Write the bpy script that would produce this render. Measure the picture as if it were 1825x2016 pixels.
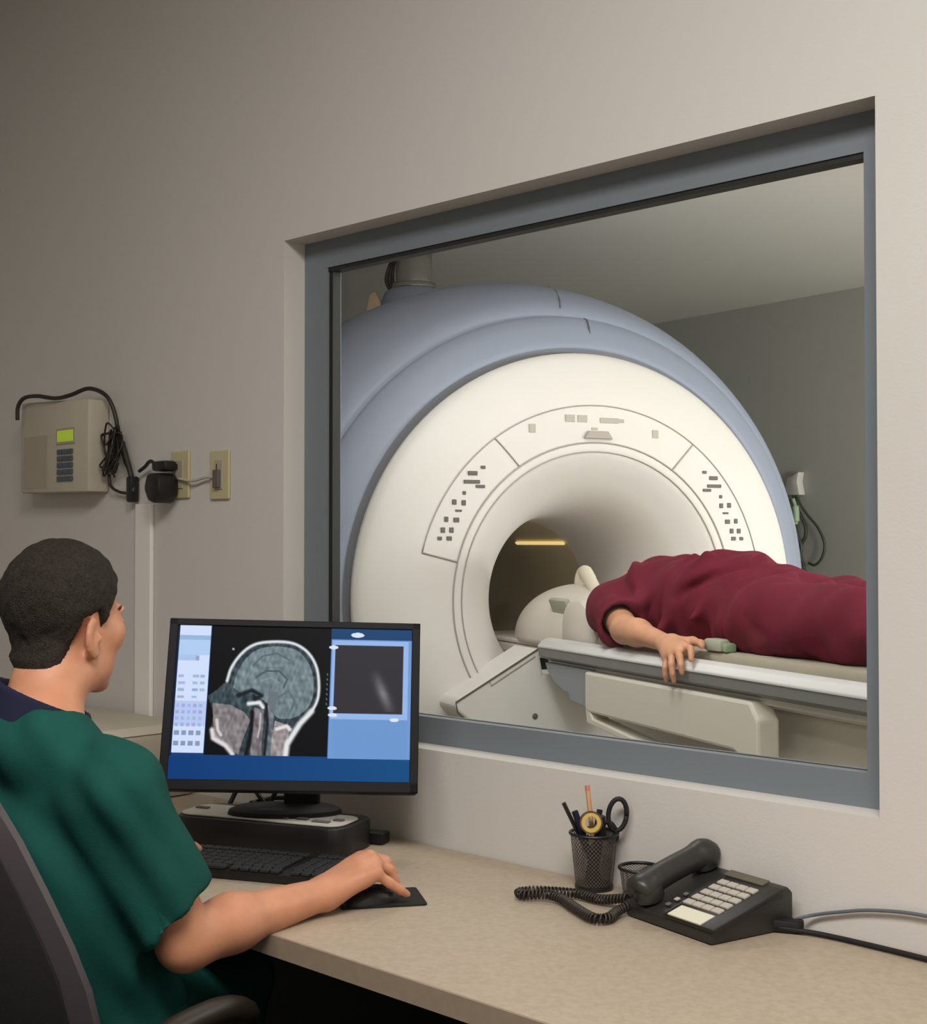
import bpy, bmesh, math, random
import numpy as np
from mathutils import Vector, Matrix, noise
random.seed(4); rng = np.random.default_rng(4)
PI = math.pi; R = math.radians
for o in list(bpy.data.objects): bpy.data.objects.remove(o)
scn = bpy.context.scene; COL = scn.collection
# ------------------------------------------------------------------ camera, world, lights, exposure
cd = bpy.data.cameras.new('camera'); cam = bpy.data.objects.new('camera', cd); COL.objects.link(cam)
cam.location = (0, 0, 1.33); cam.rotation_euler = (PI/2 + math.atan(58/2700), 0, 0)
cd.sensor_fit = 'HORIZONTAL'; cd.sensor_width = 36; cd.lens = 36*2700/1825; cd.clip_start = .05
scn.camera = cam
scn.view_settings.view_transform = 'Standard'; scn.view_settings.look = 'None'
scn.view_settings.exposure = 0.0; scn.view_settings.gamma = 1; scn.view_settings.use_curve_mapping = False
w = bpy.data.worlds.new('world'); scn.world = w; w.use_nodes = True
w.node_tree.nodes['Background'].inputs[0].default_value = (.9, .85, .8, 1); w.node_tree.nodes['Background'].inputs[1].default_value = .02
TH = R(45.63)
def frame(X, Y, o):   # matrix whose columns are X, Y, up
    m = Matrix.Identity(4)
    for i in range(3): m[i][0] = X[i]; m[i][1] = Y[i]; m[i][2] = (0, 0, 1)[i]; m[i][3] = o[i]
    return m
WALL = frame((math.sin(TH), -math.cos(TH), 0), (math.cos(TH), math.sin(TH), 0), (.1867, 2.4421, 0))   # u right, v into the scan room
AL = R(23); SCAN = frame((math.sin(AL), -math.cos(AL), 0), (math.cos(AL), math.sin(AL), 0), (.455, 4.65, 0))  # a out of the bore, b across
def T(x, y, z): return Matrix.Translation((x, y, z))
def RZ(a): return Matrix.Rotation(a, 4, 'Z')
def RX(a): return Matrix.Rotation(a, 4, 'X')
def RY(a): return Matrix.Rotation(a, 4, 'Y')
def area(name, M, sx, sy, power, col, aim=None):
    l = bpy.data.lights.new(name, 'AREA'); l.shape = 'RECTANGLE'; l.size = sx; l.size_y = sy; l.energy = power; l.color = col
    o = bpy.data.objects.new(name, l); COL.objects.link(o); o.matrix_world = M
    if aim is not None:
        p = M.translation; q = (Vector(aim) - p).to_track_quat('-Z', 'Y'); o.rotation_euler = q.to_euler(); o.location = p
    return o
area('ceiling_panel_light', WALL @ T(1.5, -1.65, 3.0), 1.2, .6, 75, (1, .96, .92))
area('ceiling_panel_light', WALL @ T(.4, -2.3, 3.0), 1.2, .6, 27, (1, .96, .92))
area('scan_room_light', SCAN @ T(1.15, -.35, 2.5), 1.2, .6, 7, (1, .98, .95), SCAN @ Vector((.3, -.1, 1.0)))
area('scan_room_light', SCAN @ T(2.6, 1.6, 2.5), 1.2, 1.2, 34, (1, .99, .96))
area('scan_room_light', SCAN @ T(1.0, -.98, 2.5), .6, .5, 13, (1, .98, .95), SCAN @ Vector((.8, -.3, .95)))  # fill added on the near side to brighten the table's side panel
area('scan_room_fill', WALL @ T(2.9, 3.8, 1.3), 1.2, .6, 260, (1, .99, .97), WALL @ Vector((1.0, 4.6, 2.75)))  # unseen fill added to lift the scan room ceiling and far wall
area('scan_room_fill', WALL @ T(2.4, 1.6, 1.2), 1.0, .4, 75, (1, .99, .96), WALL @ Vector((1.4, 4.6, 2.8)))  # second added fill, out of view, brightens the ceiling from the right

# ------------------------------------------------------------------ materials
def lin(c): return tuple((x/255/12.92 if x/255 <= .04045 else ((x/255+.055)/1.055)**2.4) for x in c)
def mat(name, rgb, rough=.5, metal=0, var=0, vs=8, bump=0, bs=60, spec=.5, emit=None, es=0, coat=0, sss=0, rgb2=None):
    m = bpy.data.materials.new(name); m.use_nodes = True; nt = m.node_tree; p = nt.nodes['Principled BSDF']
    c = lin(rgb) + (1,); p.inputs['Base Color'].default_value = c
    p.inputs['Roughness'].default_value = rough; p.inputs['Metallic'].default_value = metal
    p.inputs['Specular IOR Level'].default_value = spec; p.inputs['Coat Weight'].default_value = coat
    if sss: p.inputs['Subsurface Weight'].default_value = sss; p.inputs['Subsurface Radius'].default_value = (.012, .004, .002); p.inputs['Subsurface Scale'].default_value = 1
    if emit: p.inputs['Emission Color'].default_value = lin(emit)+(1,); p.inputs['Emission Strength'].default_value = es
    tc = nt.nodes.new('ShaderNodeTexCoord')
    if var or rgb2:
        n = nt.nodes.new('ShaderNodeTexNoise'); n.inputs['Scale'].default_value = vs; n.inputs['Detail'].default_value = 5
        nt.links.new(tc.outputs['Object'], n.inputs['Vector'])
        mx = nt.nodes.new('ShaderNodeMix'); mx.data_type = 'RGBA'
        a = lin(rgb); b2 = lin(rgb2) if rgb2 else tuple(x*(1-var) for x in a); a = a if rgb2 else tuple(min(1, x*(1+var)) for x in a)
        mx.inputs[6].default_value = a+(1,); mx.inputs[7].default_value = b2+(1,)
        rp = nt.nodes.new('ShaderNodeMapRange'); rp.inputs[1].default_value = .35; rp.inputs[2].default_value = .65
        nt.links.new(n.outputs[0], rp.inputs[0]); nt.links.new(rp.outputs[0], mx.inputs[0]); nt.links.new(mx.outputs[2], p.inputs['Base Color'])
    if bump:
        n = nt.nodes.new('ShaderNodeTexNoise'); n.inputs['Scale'].default_value = bs; n.inputs['Detail'].default_value = 4
        nt.links.new(tc.outputs['Object'], n.inputs['Vector'])
        b = nt.nodes.new('ShaderNodeBump'); b.inputs['Strength'].default_value = bump; b.inputs['Distance'].default_value = .003
        nt.links.new(n.outputs[0], b.inputs['Height']); nt.links.new(b.outputs[0], p.inputs['Normal'])
    return m
M = dict(
 wall=mat('wall_paint', (205, 201, 195), .75, var=.012, vs=1.5, bump=.08, bs=220, spec=.2),
 scan_wall=mat('scan_wall_paint', (172, 172, 164), .8, var=.02, vs=1.5, spec=.2),
 scan_ceil=mat('scan_ceiling_paint', (206, 203, 196), .85, var=.02, vs=1, spec=.2),
 ceil=mat('ceiling_paint', (215, 212, 205), .9), floor=mat('floor_carpet', (34, 33, 36), .95, var=.2, vs=200),
 scan_floor=mat('scan_floor_vinyl', (160, 152, 138), .45, var=.05, vs=6),
 frame=mat('window_frame_paint', (116, 124, 130), .45, var=.02, vs=5),
 nearblack=mat('gasket_reveal_shade', (30, 29, 27), .6),
 laminate=mat('desk_laminate', (172, 158, 138), .5, vs=90, rgb2=(163, 148, 128)),
 lamedge=mat('desk_edge', (142, 126, 108), .5, var=.04, vs=60),
 black=mat('black_plastic', (22, 21, 20), .42, bump=.1, bs=300), blackm=mat('matte_black', (14, 13, 13), .7),
 phone=mat('phone_plastic', (44, 43, 40), .4, bump=.1, bs=400), keyc=mat('keycap', (30, 31, 33), .5),
 palek=mat('pale_phone_key', (178, 170, 158), .5), paper=mat('paper', (214, 210, 190), .7), lcdg=mat('phone_display', (88, 84, 68), .25),
 palegrey=mat('pale_grey_plastic', (188, 182, 172), .4, var=.02, vs=20),
 beige=mat('beige_plastic', (168, 158, 140), .5, var=.02, vs=15), outlet=mat('ivory_outlet', (190, 180, 140), .4), inter=mat('intercom_plastic', (188, 180, 162), .5, var=.02, vs=15),
 interkey=mat('intercom_key', (70, 84, 94), .4), lcd=mat('green_lcd', (150, 175, 40), .3, emit=(165, 190, 50), es=.35),
 inter2=mat('raceway_white', (232, 228, 220), .5), brown=mat('brown_leather', (92, 56, 26), .5, var=.2, vs=40), wire=mat('dark_wire', (42, 34, 27), .5), greyw=mat('grey_cable', (92, 98, 108), .5),
 skin=mat('skin', (192, 133, 101), .5, var=.06, vs=30, bump=.08, bs=300, sss=.08), skin2=mat('patient_skin', (205, 150, 118), .5, var=.06, vs=30, sss=.08),
 hair=mat('dark_hair', (30, 25, 21), .65, vs=260, rgb2=(50, 42, 36), bump=1.0, bs=500, spec=.25), brow=mat('eyebrow', (38, 30, 26), .8),
 eye=mat('eye_white', (220, 215, 208), .2), iris=mat('iris', (60, 42, 30), .2),
 green=mat('green_scrubs', (22, 73, 66), .85, var=.10, vs=10, bump=.25, bs=700, spec=.15), navy=mat('navy_collar', (36, 38, 58), .9, spec=.1),
 maroon=mat('maroon_scrubs', (108, 29, 48), .8, var=.10, vs=9, bump=.06, bs=600, spec=.2),
 shoe=mat('shoe_leather', (40, 38, 38), .5), sock=mat('grey_sock', (150, 150, 150), .9),
 chair=mat('chair_plastic', (38, 35, 37), .5, bump=.15, bs=500), chairrim=mat('chair_rim', (72, 66, 68), .5), arm=mat('armrest_rubber', (40, 34, 26), .45),
 white=mat('scanner_white', (219, 215, 211), .5, var=.008, vs=3, spec=.3), blue=mat('scanner_grey_blue', (142, 149, 166), .55, var=.015, vs=2, spec=.3),
 gap=mat('scanner_gap', (104, 106, 112), .6), bore=mat('bore_liner', (206, 194, 168), .5), seam=mat('panel_seam', (168, 160, 152), .6), mark=mat('dark_marking', (96, 90, 86), .6), lmark=mat('pale_marking', (176, 172, 160), .6),
 strip=mat('bore_light', (255, 230, 160), .4, emit=(255, 226, 150), es=.75),
 table=mat('table_white', (222, 216, 204), .35, var=.01, vs=4), rail=mat('rail_silver', (228, 228, 228), .25), railg=mat('rail_grey', (128, 128, 126), .45),
 mattress=mat('mattress_vinyl', (176, 168, 150), .6, var=.03, vs=12), tgrey=mat('table_grey', (150, 156, 162), .5),
 coil=mat('coil_white', (222, 214, 204), .45), coilc=mat('coil_cream', (226, 218, 198), .4), coilg=mat('coil_grey_green', (176, 178, 160), .4),
 steel=mat('pipe_steel', (190, 186, 178), .25, metal=.9), tan=mat('tan_cover', (206, 176, 140), .5, var=.1, vs=20),
 greenc=mat('green_clip', (150, 172, 140), .5), dgreen=mat('dark_green_cable', (56, 62, 50), .5), hook=mat('hook_white', (190, 186, 178), .5),
 pencil=mat('pencil_wood', (206, 160, 112), .6), pink=mat('pink_eraser', (200, 130, 120), .7), yellow=mat('yellow_tape', (196, 168, 84), .5), steelb=mat('scissor_steel', (150, 150, 150), .3, metal=.8),
 bezel=mat('monitor_bezel', (20, 20, 22), .5, spec=.15), pad=mat('mouse_pad_cloth', (24, 21, 17), .95),
)
g = bpy.data.materials.new('window_glass'); g.use_nodes = True; nt = g.node_tree; nt.nodes.clear()
out = nt.nodes.new('ShaderNodeOutputMaterial'); mx = nt.nodes.new('ShaderNodeMixShader'); tr = nt.nodes.new('ShaderNodeBsdfTransparent'); gl = nt.nodes.new('ShaderNodeBsdfGlossy'); fr = nt.nodes.new('ShaderNodeLayerWeight')
gl.inputs['Roughness'].default_value = .02; fr.inputs[0].default_value = .12; tr.inputs[0].default_value = (.97, .98, .97, 1)
pw = nt.nodes.new('ShaderNodeMath'); pw.operation = 'POWER'; pw.inputs[1].default_value = 3; ml = nt.nodes.new('ShaderNodeMath'); ml.operation = 'MULTIPLY_ADD'; ml.inputs[1].default_value = .5; ml.inputs[2].default_value = .012
fr.inputs[0].default_value = .5; nt.links.new(fr.outputs[1], pw.inputs[0]); nt.links.new(pw.outputs[0], ml.inputs[0]); nt.links.new(ml.outputs[0], mx.inputs[0]); nt.links.new(tr.outputs[0], mx.inputs[1]); nt.links.new(gl.outputs[0], mx.inputs[2]); nt.links.new(mx.outputs[0], out.inputs[0]); M['glass'] = g
# wire mesh of the pencil cups: real holes through alpha of a procedural grid
def meshmat():
    m = bpy.data.materials.new('black_wire_mesh'); m.use_nodes = True; nt = m.node_tree; p = nt.nodes['Principled BSDF']
    p.inputs['Base Color'].default_value = lin((78, 70, 64))+(1,); p.inputs['Roughness'].default_value = .5
    tc = nt.nodes.new('ShaderNodeTexCoord'); mp = nt.nodes.new('ShaderNodeMapping'); mp.inputs['Scale'].default_value = (70, 26, 1)
    br = nt.nodes.new('ShaderNodeTexChecker'); br.inputs['Scale'].default_value = 1
    nt.links.new(tc.outputs['UV'], mp.inputs[0]); nt.links.new(mp.outputs[0], br.inputs[0])
    mr = nt.nodes.new('ShaderNodeMapRange'); mr.inputs[3].default_value = .15; mr.inputs[4].default_value = 1
    nt.links.new(br.outputs[1], mr.inputs[0]); nt.links.new(mr.outputs[0], p.inputs['Alpha'])
    return m
M['mesh'] = meshmat()

# ------------------------------------------------------------------ object helpers
def link(name, me, m, parent=None, smooth=False):
    o = bpy.data.objects.new(name, me); COL.objects.link(o)
    if m is not None: me.materials.append(M[m] if isinstance(m, str) else m)
    if smooth: me.polygons.foreach_set('use_smooth', np.ones(len(me.polygons), bool))
    if parent is not None: o.parent = parent
    return o
def tag(o, label=None, cat=None, group=None, kind=None):
    for k, v in (('label', label), ('category', cat), ('group', group), ('kind', kind)):
        if v: o[k] = v
    return o
def thing(name, label, cat, Mx, group=None):
    o = bpy.data.objects.new(name, None); COL.objects.link(o); o.empty_display_size = .05; o.matrix_world = Mx
    return tag(o, label, cat, group)
class B:   # gathers shapes into one mesh
    def __init__(s): s.bm = bmesh.new()
    def _x(s, vs, Mx):
        if Mx is not None: bmesh.ops.transform(s.bm, matrix=Mx, verts=vs)
    def box(s, lo, hi, bev=0, Mx=None, seg=2):
        c = [(a+b)/2 for a, b in zip(lo, hi)]; d = [abs(b-a) for a, b in zip(lo, hi)]
        vs = bmesh.ops.create_cube(s.bm, size=1, matrix=T(*c) @ Matrix.Diagonal((*d, 1)))['verts']
        if bev:
            es = list({e for v in vs for e in v.link_edges})
            r = bmesh.ops.bevel(s.bm, geom=es, offset=bev, segments=seg, profile=.5, affect='EDGES')
            vs = list({v for f in r['faces'] for v in f.verts} | {v for v in vs if v.is_valid})
            seen = set(vs); st = list(vs)
            while st:
                v = st.pop()
                for e in v.link_edges:
                    q = e.other_vert(v)
                    if q not in seen: seen.add(q); st.append(q)
            vs = list(seen)
        s._x(vs, Mx); return s
    def prism(s, pts, d0, d1, Mx=None, bev=0):      # pts in (x,z); extruded along y from d0 to d1
        a = [s.bm.verts.new((x, d0, z)) for x, z in pts]; b = [s.bm.verts.new((x, d1, z)) for x, z in pts]
        fs = [s.bm.faces.new(a), s.bm.faces.new(b[::-1])]
        n = len(pts)
        for i in range(n): fs.append(s.bm.faces.new((a[i], b[i], b[(i+1) % n], a[(i+1) % n])))
        bmesh.ops.recalc_face_normals(s.bm, faces=fs); vs = a+b
        if bev:
            r = bmesh.ops.bevel(s.bm, geom=list({e for f in fs for e in f.edges}), offset=bev, segments=2, profile=.5, affect='EDGES')
            vs = list({v for f in r['faces'] for v in f.verts})
            seen = set(vs); st = list(vs)
            while st:
                v = st.pop()
                for e in v.link_edges:
                    q = e.other_vert(v)
                    if q not in seen: seen.add(q); st.append(q)
            vs = list(seen)
        s._x(vs, Mx); return s
    def lathe(s, prof, n=48, Mx=None, a0=0, a1=2*PI, uv=False):   # prof: (r, z); axis z
        full = abs(a1-a0-2*PI) < 1e-6; m = n if full else n+1; rings = []
        for r, z in prof:
            rings.append([s.bm.verts.new((r*math.cos(a0+(a1-a0)*k/n), r*math.sin(a0+(a1-a0)*k/n), z)) for k in range(m)])
        L = s.bm.loops.layers.uv.verify() if uv else None
        for i in range(len(prof)-1):
            for k in range(n):
                q = [rings[i][k], rings[i][(k+1) % m], rings[i+1][(k+1) % m], rings[i+1][k]]
                f = s.bm.faces.new(q)
                if uv:
                    for lp, (uu, vv) in zip(f.loops, ((k, i), (k+1, i), (k+1, i+1), (k, i+1))): lp[L].uv = (uu/n, vv/(len(prof)-1))
        s._x([v for r_ in rings for v in r_], Mx); return s
    def tube(s, pts, r, n=10, Mx=None, cap=True):
        pts = [Vector(p) for p in pts]; rs = r if isinstance(r, (list, tuple)) else [r]*len(pts); rings = []; up = None
        for i, p in enumerate(pts):
            d = (pts[min(i+1, len(pts)-1)] - pts[max(i-1, 0)]).normalized()
            if up is None: up = Vector((0, 0, 1)) if abs(d.z) < .9 else Vector((1, 0, 0))
            up = (up - d*up.dot(d)).normalized(); sd = d.cross(up)
            rings.append([s.bm.verts.new(p + up*math.cos(2*PI*k/n)*rs[i] + sd*math.sin(2*PI*k/n)*rs[i]) for k in range(n)])
        for i in range(len(pts)-1):
            for k in range(n): s.bm.faces.new((rings[i][k], rings[i][(k+1) % n], rings[i+1][(k+1) % n], rings[i+1][k]))
        if cap: s.bm.faces.new(rings[0][::-1]); s.bm.faces.new(rings[-1])
        s._x([v for q in rings for v in q], Mx); return s
    def ball(s, c, r, Mx=None, seg=24):
        rr = r if isinstance(r, (tuple, list)) else (r, r, r)
        vs = bmesh.ops.create_uvsphere(s.bm, u_segments=seg, v_segments=seg//2, radius=1, matrix=T(*c) @ Matrix.Diagonal((*rr, 1)))['verts']
        s._x(vs, Mx); return s
    def done(s, name, m, parent=None, smooth=False, Mx=None):
        bmesh.ops.recalc_face_normals(s.bm, faces=s.bm.faces)
        me = bpy.data.meshes.new(name); s.bm.to_mesh(me); s.bm.free()
        if Mx is not None: me.transform(Mx)
        o = link(name, me, m, parent, smooth)
        if smooth == 'auto':
            me.polygons.foreach_set('use_smooth', np.ones(len(me.polygons), bool))
            try: me.set_sharp_from_angle(angle=R(35))
            except Exception: pass
        return o
def curve(pts, n=8):   # Catmull-Rom
    P = [Vector(p) for p in pts]; P = [P[0]*2-P[1]] + P + [P[-1]*2-P[-2]]; out = []
    for i in range(1, len(P)-2):
        for k in range(n):
            t = k/n; a, b, c, d = P[i-1:i+3]
            out.append(.5*((2*b)+(c-a)*t+(2*a-5*b+4*c-d)*t*t+(3*b-a-3*c+d)*t**3))
    return out + [P[-2]]
def struct(name, b, m, Mx, smooth=False): return tag(b.done(name, m, None, smooth, Mx), kind='structure')

# ------------------------------------------------------------------ setting
W0, W1, Z0, Z1 = -.814, .595, .923, 1.993      # the window opening
b = B(); T_ = .10
for lo, hi in (((-2.7, 0, 0), (W0, T_, 3.05)), ((W1, 0, 0), (3.0, T_, 3.05)), ((W0, 0, 0), (W1, T_, Z0)), ((W0, 0, Z1), (W1, T_, 3.05))): b.box(lo, hi)
bmesh.ops.remove_doubles(b.bm, verts=b.bm.verts, dist=1e-5)
struct('wall_back', b, 'wall', WALL)
struct('wall_left', B().box((-2.85, -4.0, 0), (-2.7, T_, 3.05)), 'wall', WALL)
struct('wall_right', B().box((3.0, -4.0, 0), (3.15, T_, 3.05)), 'wall', WALL)
struct('wall_front', B().box((-2.85, -4.15, 0), (3.15, -4.0, 3.05)), 'wall', WALL)
struct('floor', B().box((-2.85, -4.15, -.1), (3.15, T_, 0)), 'floor', WALL)
struct('ceiling', B().box((-2.85, -4.15, 3.05), (3.15, T_, 3.15)), 'ceil', WALL)
# scan room
FAR = frame((.602, -.799, 0), (.799, .602, 0), (1.02, 8.1, 0))
struct('wall_far', B().box((-6.0, 0, -.05), (7.0, .15, 2.6)), 'scan_wall', FAR)
struct('floor_scan_room', B().box((-5.0, T_+.001, -.1), (5.0, 8.0, 0)), 'scan_floor', WALL)
struct('ceiling_scan_room', B().box((-5.0, T_+.001, 2.6), (5.0, 8.0, 2.7)), 'scan_ceil', WALL)
struct('wall_scan_left', B().box((-5.1, T_+.001, 0), (-5.0, 8, 2.6)), 'scan_wall', WALL)
struct('wall_scan_right', B().box((3.6, T_+.001, 0), (3.7, 8, 2.6)), 'scan_wall', WALL)
# window
fw = thing('window_1', None, None, WALL); fw['kind'] = 'structure'
V0 = .058; b = B(); L0, L1, B0, Tt = W0+.078, W1-.05, Z0+.053, Z1-.062
for lo, hi in (((W0, V0, Z0), (L0, .098, Z1)), ((L1, V0, Z0), (W1, .098, Z1)), ((L0, V0, Z0), (L1, .098, B0)), ((L0, V0, Tt), (L1, .098, Z1))): b.box(lo, hi)
b.done('window_frame', 'frame', fw)
b = B(); q = .007
for lo, hi in (((L0, V0+.006, B0), (L0+.012, .086, Tt)), ((L1-q, V0+.02, B0), (L1, .086, Tt)), ((L0, V0+.03, B0), (L1, .08, B0+.0005)), ((L0, V0+.003, Tt-.009), (L1, .086, Tt))): b.box(lo, hi)
b.done('gasket_reveal_shade', 'nearblack', fw)  # dark lining: rubber seal plus the shade of the frame's inner reveal
B().box((L0, .086, B0), (L1, .092, Tt)).done('window_glass', 'glass', fw)

# ------------------------------------------------------------------ MRI scanner
HZ = 1.135
scanner = thing('mri_scanner', 'large round MRI scanner with white face and grey-blue housing behind the window', 'mri scanner', SCAN)
AX = T(0, 0, HZ) @ RY(-PI/2)        # lathe z -> -a (depth into the scanner)
def lathe_part(name, prof, m, n=96, clampz=None):   # prof: (D, r)
    o = B().lathe([(r, D) for D, r in prof], n, AX).done(name, m, scanner, True)
    if clampz is not None:
        for v in o.data.vertices: v.co.z = max(v.co.z, clampz)
    return o
def sm(prof, n=5): return [(p.x, p.y) for p in curve([(a, c, 0) for a, c in prof], n)]
face_prof = sm([(.13, .838), (.105, .845), (.085, .842), (.06, .815), (.028, .745), (.008, .68), (0, .62), (0, .53), (.003, .502), (.014, .475), (.045, .43), (.10, .372), (.18, .325), (.30, .293), (.45, .277), (.62, .274)])
lathe_part('front_cover', face_prof, 'white', 128)
lathe_part('gap_ring', [(.128, .835), (.128, .872)], 'gap')
lathe_part('bezel_ring', sm([(.13, .862), (.122, .872), (.128, .895), (.165, .95), (.205, .985), (.23, .992), (.25, .98)]), 'blue', 128, .01)
lathe_part('rear_housing', sm([(.24, .985), (.25, 1.02), (.30, 1.065), (.42, 1.125), (.6, 1.175), (.85, 1.2), (1.15, 1.195), (1.4, 1.14), (1.6, 1.0), (1.68, .8), (1.7, .5), (1.7, .30)]), 'blue', 128, .01)
o = lathe_part('bore_tube', [(.62, .274), (.8, .273), (1.3, .273), (1.7, .29)], 'bore', 96)
b = B().box((-1.05, -.004, -.007), (-.62, .004, .007), .003, T(0, .189, HZ+.188) @ RX(.75))
b.done('bore_light', 'strip', scanner)
# seams: thin lines that sit on the face
def rD(r):
    best = min(face_prof[4:], key=lambda p: abs(p[1]-r)); return best[0]
def face_pt(r, ang, e=.0015): return (-rD(r)+e, r*math.sin(ang), HZ+r*math.cos(ang))
def seam(r0, a0, r1, a1, wd=.0022, m='seam', n=60):
    B().tube([face_pt(r0+(r1-r0)*k/n, R(a0+(a1-a0)*k/n)) for k in range(n+1)], wd, 5).done('panel_seam', m, scanner, True)
seam(.657, -76, .657, 76, .0022); seam(.531, -120, .531, 120, .003); seam(.50, -150, .50, 150, .0022)
for s in (-1, 1): seam(.531, 33.5*s, .657, 35.5*s, .0028, n=6); seam(.531, 76*s, .657, 76*s, .003, n=6)
B().tube([(-.127, .046, HZ+.872), (-.16, .055, HZ+.948), (-.20, .068, HZ+.982), (-.235, .075, HZ+.992)], .003, 6).done('panel_seam', 'gap', scanner, True)
B().tube([(-.255, -.01, HZ+1.03), (-.30, .01, HZ+1.066), (-.42, .055, HZ+1.124), (-.6, .115, HZ+1.171), (-.7, .15, HZ+1.180)], .0035, 6).done('panel_seam', 'gap', scanner, True)
# buttons and read-outs on the face, (b, h) in metres
btn = [(-.462, 1.553, .020, .008), (-.425, 1.573, .010, .006), (-.465, 1.525, .034, .007), (-.435, 1.51, .02, .006), (-.492, 1.488, .007, .007), (-.527, 1.458, .009, .010), (-.494, 1.456, .009, .010), (-.512, 1.43, .014, .004),
       (-.555, 1.402, .008, .010), (-.520, 1.40, .012, .009), (-.567, 1.367, .009, .010), (-.537, 1.367, .009, .010), (-.578, 1.34, .009, .007), (-.545, 1.34, .011, .008)]
for (bb, hh, sw, sh) in btn:
    for s in (-1, 1):
        B().box((-.001, bb*s-sw*.85, hh-sh*.85), (.004, bb*s+sw*.85, hh+sh*.85), .002).done('control_button', 'mark', scanner)
for bb, hh, sw, sh, m in ((-.246, 1.707, .012, .014, 'lmark'), (.226, 1.701, .012, .014, 'lmark'), (-.105, 1.745, .018, .012, 'lmark'), (-.058, 1.745, .018, .012, 'lmark'), (.045, 1.742, .036, .009, 'lmark'), (.09, 1.742, .012, .006, 'lmark'), (-.012, 1.712, .012, .004, 'lmark')):
    B().box((-.001, bb-sw, hh-sh), (.003, bb+sw, hh+sh), .001).done('face_marking', m, scanner)
B().prism([(-.055, 1.678), (.055, 1.678), (.038, 1.704), (-.038, 1.704)], -.001, .012, Matrix(((0, 1, 0, 0), (1, 0, 0, 0), (0, 0, 1, 0), (0, 0, 0, 1))), .003).done('display_hood', 'seam', scanner)
# docking pedestal under the bore
YX = Matrix(((0, 1, 0, 0), (1, 0, 0, 0), (0, 0, 1, 0), (0, 0, 0, 1)))
pp = [(-.285, .988), (-.565, .836), (-.578, .815), (-.573, .80), (-.53, .765), (-.47, .60), (-.45, .0), (.45, .0), (.47, .60), (.53, .765), (.573, .80), (.578, .815), (.565, .836), (.285, .988), (.27, .90), (-.27, .90)]
ped = B().prism(pp, -.05, .13, YX, .008).done('docking_pedestal', 'white', scanner)
B().tube([(.131, -.288, .985), (.131, -.576, .826), (.131, -.57, .795), (.131, -.535, .762)], .003, 5).done('panel_seam', 'mark', ped)
B().tube([(.131, -.30, .962), (.131, -.455, .874), (.131, -.462, .89)], .0022, 5).done('panel_seam', 'seam', ped)
B().ball((.130, -.30, .769), (.004, .010, .010)).done('fixing_screw', 'mark', ped, True)
B().box((-.35, -.5, 0), (-.05, .5, .42), .02).done('floor_plinth', 'white', scanner)
# boss + quench pipe + tan cover
B().lathe([(.0, .25), (.10, .25), (.125, .235), (.14, .20), (.15, 0)], 40, T(-1.38, -.14, 2.16)).done('pipe_collar', 'blue', scanner, True)
q = thing('quench_pipe', 'shiny steel exhaust pipe rising from the scanner housing to the ceiling', 'pipe', SCAN @ T(-1.38, -.14, 2.413))
B().lathe([(.078, 0), (.078, .18), (.070, .18)], 32).done('pipe_section', 'steel', q, True)
B().lathe([(.095, .0), (.095, .02), (.08, .02)], 32).done('flange', 'steel', q, True)
for k in range(3):
    B().tube(curve([(-.09, -.05-.012*k, 0), (-.10, -.06-.015*k, .06), (-.085, -.055, .17)]), .008, 8).done('hose', 'wire', q, True)
B().prism([(-.09, 0), (.075, 0), (.075, .17), (.04, .165)], -.10, .10, None, .01).done('tan_wedge_cover', 'tan', None, 'auto', Matrix.Translation((-.365, 5.95, 2.22)) @ RY(R(-28)))
tag(bpy.data.objects['tan_wedge_cover'], 'small tan wedge-shaped cover lodged on the scanner housing beside the steel pipe', 'cover')

# ------------------------------------------------------------------ patient table
tbl = thing('patient_table', 'white MRI patient table with silver side rails sliding into the bore', 'patient table', SCAN @ T(1.2, 0, 0))
def tb(name, b, m, parent=tbl, smooth=False): return b.done(name, m, parent, smooth, T(-1.2, 0, 0))
A1 = 2.45
tb('tabletop', B().prism([(-.262, .935), (-.262, .968), (-.24, .972), (.24, .972), (.262, .968), (.262, .935), (.15, .905), (-.15, .905)], A1 and .15, A1, YX), 'table')
tb('cradle', B().box((-.9, -.19, .937), (.16, .19, .974), .01), 'table')
tb('mattress', B().box((.40, -.225, .972), (A1-.02, .225, 1.042), .015), 'mattress', smooth='auto')
for s in (-1, 1):
    tb('side_rail', B().prism([(s*.245, .968), (s*.245, 1.018), (s*.262, 1.023), (s*.288, 1.015), (s*.303, .999), (s*.303, .992), (s*.262, .992)], .155, A1, YX, .002), 'rail', smooth='auto')
    tb('rail_base', B().prism([(s*.25, .945), (s*.25, .968), (s*.265, .992), (s*.300, .992), (s*.300, .966), (s*.29, .96)], .158, A1, YX), 'railg')
    tb('cradle_bracket', B().prism([(.165, .945), (.19, .915), (.235, .885), (.30, .862), (.33, .862), (.34, .838), (.47, .828), (.47, .945)], s*.20, s*.285, None, .006), 'tgrey')
    tb('side_panel', B().prism([(.465, .942), (1.31, .942), (1.345, .90), (1.345, .70), (1.30, .70), (1.30, .79), (1.24, .815), (.49, .822), (.465, .832)], s*.235, s*.300, None, .008), 'table')
    tb('lower_bar', B().prism([(.465, .835), (.475, .790), (1.30, .70), (1.30, .722), (.51, .806), (.488, .835)], s*.24, s*.298, None, .004), 'table')
tb('inner_beam', B().box((.35, -.15, .74), (A1-.05, .15, .906), .01), 'table')
tb('pedestal', B().box((.55, -.17, .03), (2.3, .17, .74), .02), 'tgrey')
tb('base_plate', B().box((.45, -.32, .012), (2.42, .32, .07), .02), 'table')

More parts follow.
